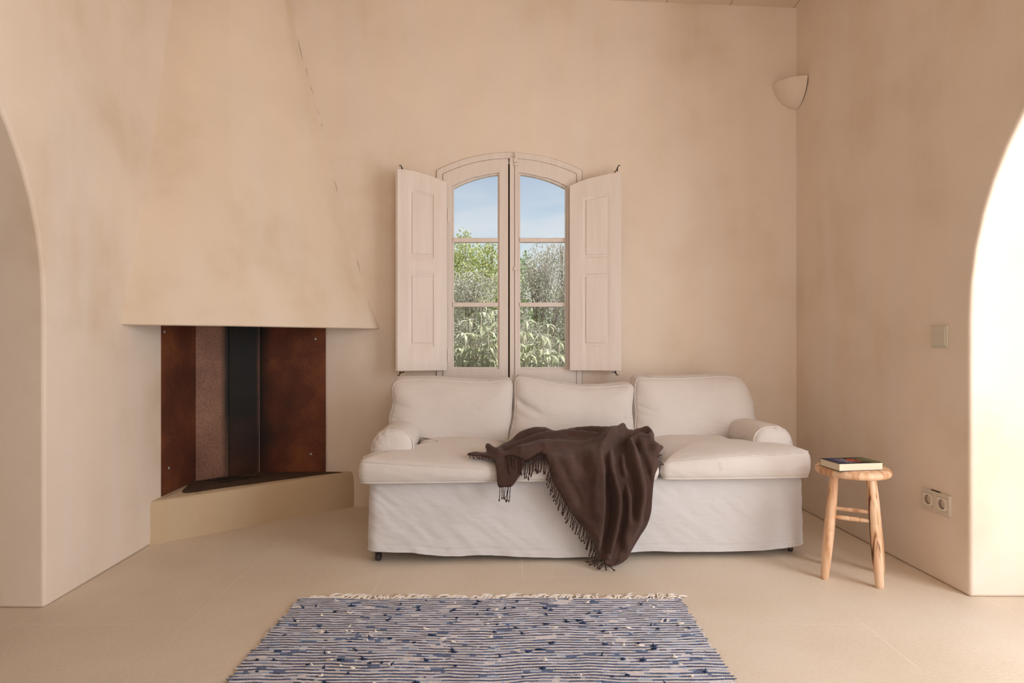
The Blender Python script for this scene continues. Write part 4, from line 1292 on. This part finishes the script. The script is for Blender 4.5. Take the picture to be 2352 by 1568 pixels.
def rug_material():
    m, nt, b = mat_new('rag_weave'); l = nt.links.new
    b.inputs['Roughness'].default_value = .95; b.inputs['Specular IOR Level'].default_value = .05
    uv = N(nt, 'ShaderNodeUVMap'); sp = N(nt, 'ShaderNodeSeparateXYZ'); l(uv.outputs[0], sp.inputs[0])
    def math_(op, a, b_=None, c=None):
        n = N(nt, 'ShaderNodeMath', operation=op)
        for i, v in enumerate((a, b_, c)):
            if v is None: continue
            if isinstance(v, (int, float)): n.inputs[i].default_value = v
            else: l(v, n.inputs[i])
        return n.outputs[0]
    u, v = sp.outputs[0], sp.outputs[1]
    row = math_('FLOOR', v)
    par = math_('MODULO', row, 2.0)
    fr = math_('FRACT', v)
    cmb = N(nt, 'ShaderNodeCombineXYZ'); l(math_('MULTIPLY', u, 7.5), cmb.inputs[0]); l(math_('MULTIPLY', row, 13.37), cmb.inputs[1])
    nz = N(nt, 'ShaderNodeTexNoise'); nz.inputs['Scale'].default_value = 1.0; nz.inputs['Detail'].default_value = 1.5; l(cmb.outputs[0], nz.inputs['Vector'])
    cmb2 = N(nt, 'ShaderNodeCombineXYZ'); l(math_('MULTIPLY', u, 11.0), cmb2.inputs[0]); l(math_('MULTIPLY', row, 7.91), cmb2.inputs[1])
    nz2 = N(nt, 'ShaderNodeTexNoise'); nz2.inputs['Scale'].default_value = 1.0; nz2.inputs['Detail'].default_value = 1.0; l(cmb2.outputs[0], nz2.inputs['Vector'])
    blue = ramp(nt, [(.0, (.56, .56, .62)), (.26, (.62, .58, .60)), (.34, (.20, .25, .36)), (.42, (.055, .085, .17)), (.50, (.030, .050, .115)), (.56, (.075, .13, .26)), (.62, (.35, .40, .50)), (.67, (.016, .028, .075))], 'CONSTANT')
    l(nz.outputs[0], blue.inputs[0])
    white = ramp(nt, [(.0, (.10, .14, .26)), (.30, (.60, .57, .60)), (.40, (.72, .69, .72)), (.50, (.66, .61, .64)), (.56, (.68, .64, .60)), (.62, (.50, .56, .68)), (.67, (.09, .14, .27))], 'CONSTANT')
    l(nz2.outputs[0], white.inputs[0])
    mx = N(nt, 'ShaderNodeMix', data_type='RGBA'); l(par, mx.inputs[0]); l(white.outputs[0], mx.inputs[6]); l(blue.outputs[0], mx.inputs[7])
    # cotton warp crossing every 4.3 mm
    s = math_('SINE', math_('MULTIPLY', u, 2*pi/.0043))
    shift = math_('ADD', s, 0.0)
    wmask = math_('MULTIPLY', math_('GREATER_THAN', shift, .45), math_('LESS_THAN', math_('ABSOLUTE', math_('SUBTRACT', fr, .5)), .5))
    mw = N(nt, 'ShaderNodeMix', data_type='RGBA'); l(math_('MULTIPLY', wmask, .36), mw.inputs[0]); l(mx.outputs[2], mw.inputs[6]); mw.inputs[7].default_value = (.60, .58, .61, 1)
    l(mw.outputs[2], b.inputs['Base Color'])
    hh = math_('ADD', math_('MULTIPLY', s, .5), math_('MULTIPLY', math_('SINE', math_('MULTIPLY', fr, pi)), 1.0))
    bp = N(nt, 'ShaderNodeBump'); bp.inputs['Strength'].default_value = .6; bp.inputs['Distance'].default_value = .0015
    l(hh, bp.inputs['Height']); l(bp.outputs[0], b.inputs['Normal'])
    return m
link('weave', me, rug_material(), rug, 180)
M_cream = simple('cream_cotton', (.84, .78, .72), .9)
M_navy = simple('navy_rag', (.022, .04, .10), .9, var=.4, vscale=30)
m = MB(); R3 = random.Random(5)
for k in range(95):
    x = -.80+1.44*k/94+R3.uniform(-.004, .004)
    y = RY1+.008*(k/94-.5)+.0
    a = R3.uniform(-1.1, 1.1) if R3.random() < .5 else R3.uniform(.3, 1.3)
    ln = R3.uniform(.030, .072)
    for s_ in range(5):
        aa = a+R3.uniform(-.25, .25)
        p0 = (x+.09+R3.uniform(-.002, .002), y-1.7-.006, .006)
        p1 = (x+.09+sin(aa)*ln*.5, y-1.7+cos(aa)*ln*.5, .008)
        p2 = (x+.09+sin(aa+.3)*ln, y-1.7+cos(aa+.3)*ln, .0025)
        m.tube([p0, p1, p2], [.0022, .0024, .0010], 5)
o = m.build('fringe', M_cream, rug, 180); o['kind'] = 'stuff'
def knots(n, mat, seed):
    m = MB(); r = random.Random(seed)
    for k in range(n):
        x = r.uniform(.02, 1.45)-.826+.09; y = RY1-r.uniform(.01, 1.0)-1.7
        s_ = r.uniform(.0022, .0055)
        ic = bmesh.new(); bmesh.ops.create_icosphere(ic, subdivisions=1, radius=1)
        st = r.uniform(1.0, 3.6)
        Vv = [(x+v.co.x*s_*st*(1+r.uniform(-.25, .25)), y+v.co.y*s_*(1+r.uniform(-.3, .3)), .0105+v.co.z*s_*.6*(1+r.uniform(-.2, .2))) for v in ic.verts]
        m.add(Vv, [tuple(v.index for v in f.verts) for f in ic.faces]); ic.free()
        if r.random() < .75:
            m.tube([(x, y, .012), (x+r.uniform(-.015, .015), y+r.uniform(-.01, .01), .017)], [.003, .0012], 5)
    return m.build('rag_knots', mat, rug, 180)
k1 = knots(150, M_navy, 21); k1['kind'] = 'stuff'; k1['label'] = 'navy rag ends'
k2 = knots(70, M_cream, 22); k2['kind'] = 'stuff'; k2['label'] = 'cream rag ends'

# ================================================================== STOOL
SCX, SCY = 1.455, 2.715
st = empty('wooden_stool', (SCX, SCY, 0))
tag(st, 'round raw pine stool with turned legs standing by the right wall', 'stool')
m = MB()
m.lathe([(0, .433), (.125, .433), (.138, .4355), (.145, .442), (.1465, .450), (.144, .459), (.137, .4655), (.128, .4675), (0, .4675)], 64)
m.build('seat', M_wood, st, 40)
fl = Vector((1.311-SCX, 2.674-SCY, 0)); fr_ = Vector((1.496-SCX, 2.570-SCY, 0))
back = Vector((.104, .185, 0))
feet = [fl+Vector((.006, .006, 0)), fr_+Vector((-.004, .008, 0)), fr_+back*.96, fl+back*.96]
cen = sum(feet, Vector((0, 0, 0)))/4
legs = []
for i, f in enumerate(feet):
    top = cen*.2+(f-cen)*.66 + Vector((0, 0, .440))
    prof = [(0, .0125), (.012, .0150), (.04, .0165), (.10, .0175), (.20, .0195), (.30, .0205), (.40, .0205), (.455, .0200), (.46, .0192), (.465, .0200), (.53, .0200), (.57, .0195), (.575, .0187), (.58, .0195), (.68, .0195), (.80, .0180), (.90, .0162), (1.0, .0150)]
    pts = [f.lerp(top, t) for t, _ in prof]
    lg = MB().tube(pts, [r for _, r in prof], 20).build('leg', M_wood_dark if i == 1 else M_wood, st, 40)
    if i == 1: lg['label'] = 'leg with a dark grain streak'
    legs.append((f, top))
def at(i, z): f, t = legs[i]; return f.lerp(t, z/.44)
for i, j, z in ((0, 1, .262), (3, 2, .262), (1, 2, .225), (0, 3, .225)):
    a, b_ = at(i, z), at(j, z)
    pts = [a.lerp(b_, t) for t in (.04, .2, .5, .8, .96)]
    MB().tube(pts, [.007, .0085, .0095, .0085, .007], 14).build('stretcher', M_wood, st, 40)

# ================================================================== BOOK
bc = Vector((1.341, 2.603)); e1 = Vector((.195, .030)); e1n = e1.normalized(); e2n = Vector((-e1n.y, e1n.x))
book = empty('paperback_book', (bc.x, bc.y, .4685), atan2(e1.y, e1.x))
tag(book, 'thick paperback with a dark colourful cover lying on the stool', 'book')
BW, BD, BH = .197, .126, .0305
m = MB()
V, Fc = grid(2, 12, lambda i, j: (0.001+i*(BW-.003), .0, 0)) if False else ([], [])
m.box(.001, BW-.001, .001, BD-.001, .0012, BH-.0012)
pg, nt_, bs = mat_new('book_pages'); l_ = nt_.links.new
bs.inputs['Roughness'].default_value = .85
tc_ = N(nt_, 'ShaderNodeTexCoord'); mp_ = N(nt_, 'ShaderNodeMapping'); mp_.inputs['Scale'].default_value = (3, 3, 1500)
nn_ = N(nt_, 'ShaderNodeTexNoise'); nn_.inputs['Scale'].default_value = 1
rr_ = ramp(nt_, [(.35, (.66, .56, .42)), (.65, (.78, .68, .54))])
l_(tc_.outputs['Object'], mp_.inputs[0]); l_(mp_.outputs[0], nn_.inputs['Vector']); l_(nn_.outputs[0], rr_.inputs[0]); l_(rr_.outputs[0], bs.inputs['Base Color'])
m.build('page_block', pg, book)
C_ = [simple('cover_black', (.022, .018, .022), .65), simple('cover_navy', (.03, .03, .10), .65), simple('cover_red', (.55, .06, .035), .65), simple('cover_yellow', (.55, .42, .12), .65), simple('cover_white', (.62, .60, .62), .65), simple('cover_olive', (.14, .15, .07), .65)]
m = MB()
m.box(0, BW, 0, BD, BH-.0012, BH, 0)
m.box(0, BW, 0, BD, 0, .0012, 0)
m.box(-.0, BW, BD-.001, BD, 0, BH, 0)
def patch(pts, mi):
    n = len(pts); m.add([(x*BW, y*BD, BH+.0001+.00002*mi) for x, y in pts], [tuple(range(n))], mi)
patch([(.06, .1), (.30, .1), (.34, .95), (.10, .95)], 1)
patch([(.80, .08), (.97, .08), (.97, .92), (.84, .92)], 5)
def blob(cx, cy, rx_, ry_, mi, k=12):
    patch([(cx+rx_*cos(2*pi*t/k), cy+ry_*sin(2*pi*t/k)) for t in range(k)], mi)
blob(.52, .55, .075, .2, 2); blob(.60, .36, .04, .12, 2)
for (x0, y0, x1, y1, w_, c_) in ((.26, .15, .30, .85, .012, 4), (.31, .10, .345, .7, .012, 4), (.37, .15, .40, .9, .016, 4), (.43, .08, .45, .35, .01, 4), (.68, .3, .71, .85, .016, 3), (.75, .2, .78, .8, .012, 3), (.20, .35, .22, .75, .01, 4), (.86, .25, .88, .8, .01, 3), (.64, .6, .66, .9, .01, 3)):
    patch([(x0, y0), (x0+w_, y0), (x1+w_, y1), (x1, y1)], c_)
m.build('cover', C_, book)

# ================================================================== GARDEN BEHIND THE WINDOW
M_ground = simple('dry_ground', (.30, .25, .17), .95, var=.3, vscale=3)
g = mesh('garden_ground', [(-14, -9, -.16), (14, -9, -.16), (14, 24, -.16), (-14, 24, -.16)], [(0, 1, 2, 3)], M_ground); g['kind'] = 'structure'
def leaf_mesh(name, P, D, Nn, Ln, Wd, mat, parent, bend=.25):
    """P base points, D directions, Nn side axes, arrays; each leaf = 2x3 folded strip"""
    n = len(P)
    side = np.cross(D, Nn); side /= np.linalg.norm(side, axis=1)[:, None]+1e-9
    up = np.cross(side, D)
    L1 = Ln[:, None]; W1 = Wd[:, None]
    p0 = P
    pm = P+D*L1*.5
    pt = P+D*L1-up*L1*bend
    V = np.stack([p0, pm+side*W1*.5+up*W1*.12, pm-up*W1*.05, pm-side*W1*.5+up*W1*.12, pt], 1).reshape(-1, 3)
    b = np.arange(n)[:, None]*5
    T = np.concatenate([b+np.array([[0, 1, 2]]), b+np.array([[0, 2, 3]]), b+np.array([[1, 4, 2]]), b+np.array([[2, 4, 3]])], 1).reshape(-1, 3)
    me = bpy.data.meshes.new(name)
    me.vertices.add(len(V)); me.vertices.foreach_set('co', V.astype(np.float32).ravel())
    me.loops.add(len(T)*3); me.loops.foreach_set('vertex_index', T.astype(np.int32).ravel())
    me.polygons.add(len(T)); me.polygons.foreach_set('loop_start', (np.arange(len(T))*3).astype(np.int32)); me.polygons.foreach_set('loop_total', np.full(len(T), 3, np.int32))
    me.update(calc_edges=True)
    return link(name, me, mat, parent)
def leaf_material(name, c1, c2, c3=None):
    m, nt, b = mat_new(name); l = nt.links.new
    b.inputs['Roughness'].default_value = .5
    tc = N(nt, 'ShaderNodeTexCoord'); nz = N(nt, 'ShaderNodeTexNoise'); nz.inputs['Scale'].default_value = 8; nz.inputs['Detail'].default_value = 3
    l(tc.outputs['Object'], nz.inputs['Vector'])
    r = ramp(nt, [(.32, c1), (.5, c2), (.68, c3 or c2)]); l(nz.outputs[0], r.inputs[0]); l(r.outputs[0], b.inputs['Base Color'])
    tr = N(nt, 'ShaderNodeBsdfTranslucent'); l(r.outputs[0], tr.inputs[0])
    mx = N(nt, 'ShaderNodeMixShader'); mx.inputs[0].default_value = .25
    o = [n for n in nt.nodes if n.type == 'OUTPUT_MATERIAL'][0]
    l(b.outputs[0], mx.inputs[1]); l(tr.outputs[0], mx.inputs[2]); l(mx.outputs[0], o.inputs[0])
    return m
M_bark = simple('grey_bark', (.46, .42, .36), .9, var=.3)
def unit(a): return a/(np.linalg.norm(a, axis=1)[:, None]+1e-9)
def bush(name, x, y, label, cat, clumps, nleaf, ll, lw, mat, seed, upward=.3, twigs=30, gr=None):
    """clumps: (dx,dy,z,rx,ry,rz) ellipsoids of foliage on branches from the root"""
    r = np.random.default_rng(seed)
    root = empty(name, (x, y, -.15)); tag(root, label, cat, gr)
    vol = np.array([c[3]*c[4]*c[5] for c in clumps]); pr = vol/vol.sum()
    ci = r.choice(len(clumps), nleaf, p=pr); C = np.array(clumps)[ci]
    d = unit(r.normal(size=(nleaf, 3))); rad = r.random(nleaf)**.42
    lump = 1+.22*np.sin(d[:, 0]*9+ci)*np.cos(d[:, 2]*8+ci*2)
    P = C[:, :3]+d*(rad*lump)[:, None]*C[:, 3:]
    P[:, 2] += .15
    D = unit(d*.6+r.normal(size=(nleaf, 3))*.7+np.array([0, 0, upward]))
    S = unit(r.normal(size=(nleaf, 3)))
    f = leaf_mesh('foliage', P, D, S, ll*r.uniform(.6, 1.3, nleaf), lw*r.uniform(.7, 1.3, nleaf), mat, root)
    m = MB()
    rr = random.Random(seed)
    for c in clumps:
        base = Vector((c[0]*.2, c[1]*.2, 0)); tip = Vector((c[0], c[1], c[2]+.15))
        mid = base.lerp(tip, .5)+Vector((rr.uniform(-.1, .1), rr.uniform(-.1, .1), .1))
        m.tube([base, mid, tip], [.022, .013, .006], 7)
        for k in range(max(1, twigs//len(clumps))):
            dd = Vector((rr.gauss(0, 1), rr.gauss(0, 1), rr.gauss(.4, 1))).normalized()
            e = tip+Vector((dd.x*c[3], dd.y*c[4], dd.z*c[5]))*rr.uniform(.7, 1.08)
            m.tube([mid.lerp(tip, rr.random()), tip.lerp(e, .5)+Vector((0, 0, .03)), e], [.005, .003, .0012], 5)
    m.build('branches', M_bark, root, 180)
    return root
ML1 = leaf_material('sunlit_green_leaf', (.38, .46, .16), (.56, .62, .28), (.70, .72, .42))
ML2 = leaf_material('silver_grey_leaf', (.44, .46, .38), (.60, .60, .52), (.72, .69, .62))
ML3 = leaf_material('pale_broad_leaf', (.42, .48, .26), (.66, .68, .50), (.80, .80, .66))
ML4 = leaf_material('mid_green_leaf', (.16, .30, .09), (.32, .45, .18), (.50, .58, .32))
# px -> x at distance Y
def gx(px, Y): return (px-CX)/F*Y
def gz(py, Y): return H-(py-CY)/F*Y
bush('garden_tree', gx(1085, 7.2), 7.2, 'bright green bushy tree seen through the left sash', 'tree',
     [(-.12, 0, gz(580, 7.2), .30, .3, .20), (-.10, 0, gz(545, 7.2), .09, .1, .10), (.18, .1, gz(600, 7.2), .26, .3, .22), (.22, 0, gz(575, 7.2), .10, .12, .12), (-.5, .1, gz(610, 7.2), .4, .4, .35), (0, -.1, gz(660, 7.2), .55, .35, .30), (-.9, .2, 1.6, .5, .5, .6), (-.3, .1, 1.0, .8, .4, .5)], 30000, .030, .019, ML1, 31, upward=.1, twigs=40)
bush('olive_shrub', gx(1255, 6.6), 6.6, 'silvery twiggy shrub seen through the right sash', 'shrub',
     [(.02, 0, gz(600, 6.6), .24, .3, .20), (.17, .1, gz(585, 6.6), .15, .2, .17), (-.12, 0, gz(635, 6.6), .20, .3, .26), (.1, -.1, gz(670, 6.6), .45, .35, .32), (.55, .1, 1.5, .5, .4, .5), (.3, 0, .9, .8, .5, .5)], 26000, .028, .011, ML2, 32, upward=.45, twigs=120)
bush('green_shrub', gx(1200, 7.6), 7.6, 'mid green shrub in the gap between tree and silvery shrub', 'shrub',
     [(0, 0, gz(640, 7.6), .25, .3, .30), (.1, 0, 1.0, .5, .4, .5), (-.3, .1, 1.3, .4, .4, .4)], 6000, .04, .024, ML4, 33, twigs=20)
bush('grey_scrub', gx(1085, 6.2), 6.1, 'grey-green scrub below the tree behind the left sash', 'shrub',
     [(0, 0, gz(670, 6.2), .32, .3, .18), (-.3, 0, 1.05, .5, .4, .4), (.35, 0, 1.0, .4, .3, .32)], 15000, .028, .012, ML2, 34, upward=.4, twigs=70)
bush('green_hedge', .9, 7.4, 'dark green hedge low behind the other shrubs', 'hedge',
     [(-2.2, 0, .9, 1.0, .5, .9), (-.8, 0, .8, 1.0, .5, .85), (.6, 0, .9, 1.0, .5, .85), (1.8, 0, 1.0, 1.0, .5, .9), (-3.6, 0, 1.0, 1.0, .5, 1.0)], 20000, .05, .028, ML4, 35, twigs=40)
def whorl_shrub(x, y, label, stems, seed):
    r = np.random.default_rng(seed); rr = random.Random(seed)
    root = empty('broadleaf_shrub', (x, y, -.15)); tag(root, label, 'shrub')
    P, D, S, Ln, Wd = [], [], [], [], []
    m = MB()
    for (sx, sy, h) in stems:
        lean = Vector((rr.uniform(-.12, .12), rr.uniform(-.08, .08), 0))
        base = Vector((sx*.5, sy*.5, 0)); tip = Vector((sx, sy, h+.15))
        m.tube([base, base.lerp(tip, .6)+lean*.5, tip], [.012, .008, .005], 6)
        for tier in range(3):
            tp = tip-Vector((0, 0, tier*.10)); n = 8
            for k in range(n):
                a = 2*pi*k/n+tier*.5+rr.uniform(-.25, .25)
                el = rr.uniform(-.9, .05)+(.45 if tier == 0 and rr.random() < .35 else 0)
                P.append(tp); D.append((cos(a)*cos(el), sin(a)*cos(el), sin(el))); S.append((0, 0, 1.0))
                s_ = rr.uniform(.075, .115)*(1+.15*tier); Ln.append(s_); Wd.append(s_*rr.uniform(.20, .28))
    leaf_mesh('foliage', np.array([tuple(p) for p in P]), unit(np.array(D)), np.array(S)+r.normal(size=(len(P), 3))*.25, np.array(Ln), np.array(Wd), ML3, root, bend=.35)
    m.build('stems', M_bark, root, 180)
R5 = random.Random(9)
Ys = 4.95
sl = [(gx(p, Ys+dy)-gx(1090, Ys), dy, gz(q, Ys+dy)) for p, q, dy in ((1107, 688, .1), (1078, 735, 0), (1133, 712, .2), (1066, 765, -.1), (1095, 770, -.05), (1122, 760, -.1), (1050, 790, 0), (1080, 800, -.2), (1110, 805, -.2), (1138, 790, -.05), (1060, 825, -.25), (1125, 830, -.25), (1095, 835, -.3), (1030, 740, .1), (1145, 745, .1), (1010, 780, 0))]
sl += [(R5.uniform(-.5, .3), R5.uniform(-.1, .4), R5.uniform(.35, .95)) for _ in range(34)]
whorl_shrub(gx(1090, Ys), Ys, 'pale broad-leaved shrub just outside the left sash', sl, 41)
sr = [(gx(p, Ys+dy)-gx(1245, Ys), dy, gz(q, Ys+dy)) for p, q, dy in ((1258, 745, .1), (1210, 735, .2), (1285, 785, -.05), (1225, 790, 0), (1205, 810, -.1), (1262, 815, -.1), (1287, 835, -.2), (1230, 835, -.25), (1200, 760, .1), (1310, 760, .1), (1245, 770, 0), (1190, 790, 0))]
sr += [(R5.uniform(-.3, .5), R5.uniform(-.1, .4), R5.uniform(.35, .92)) for _ in range(34)]
whorl_shrub(gx(1245, Ys), Ys, 'pale broad-leaved shrub just outside the right sash', sr, 42)
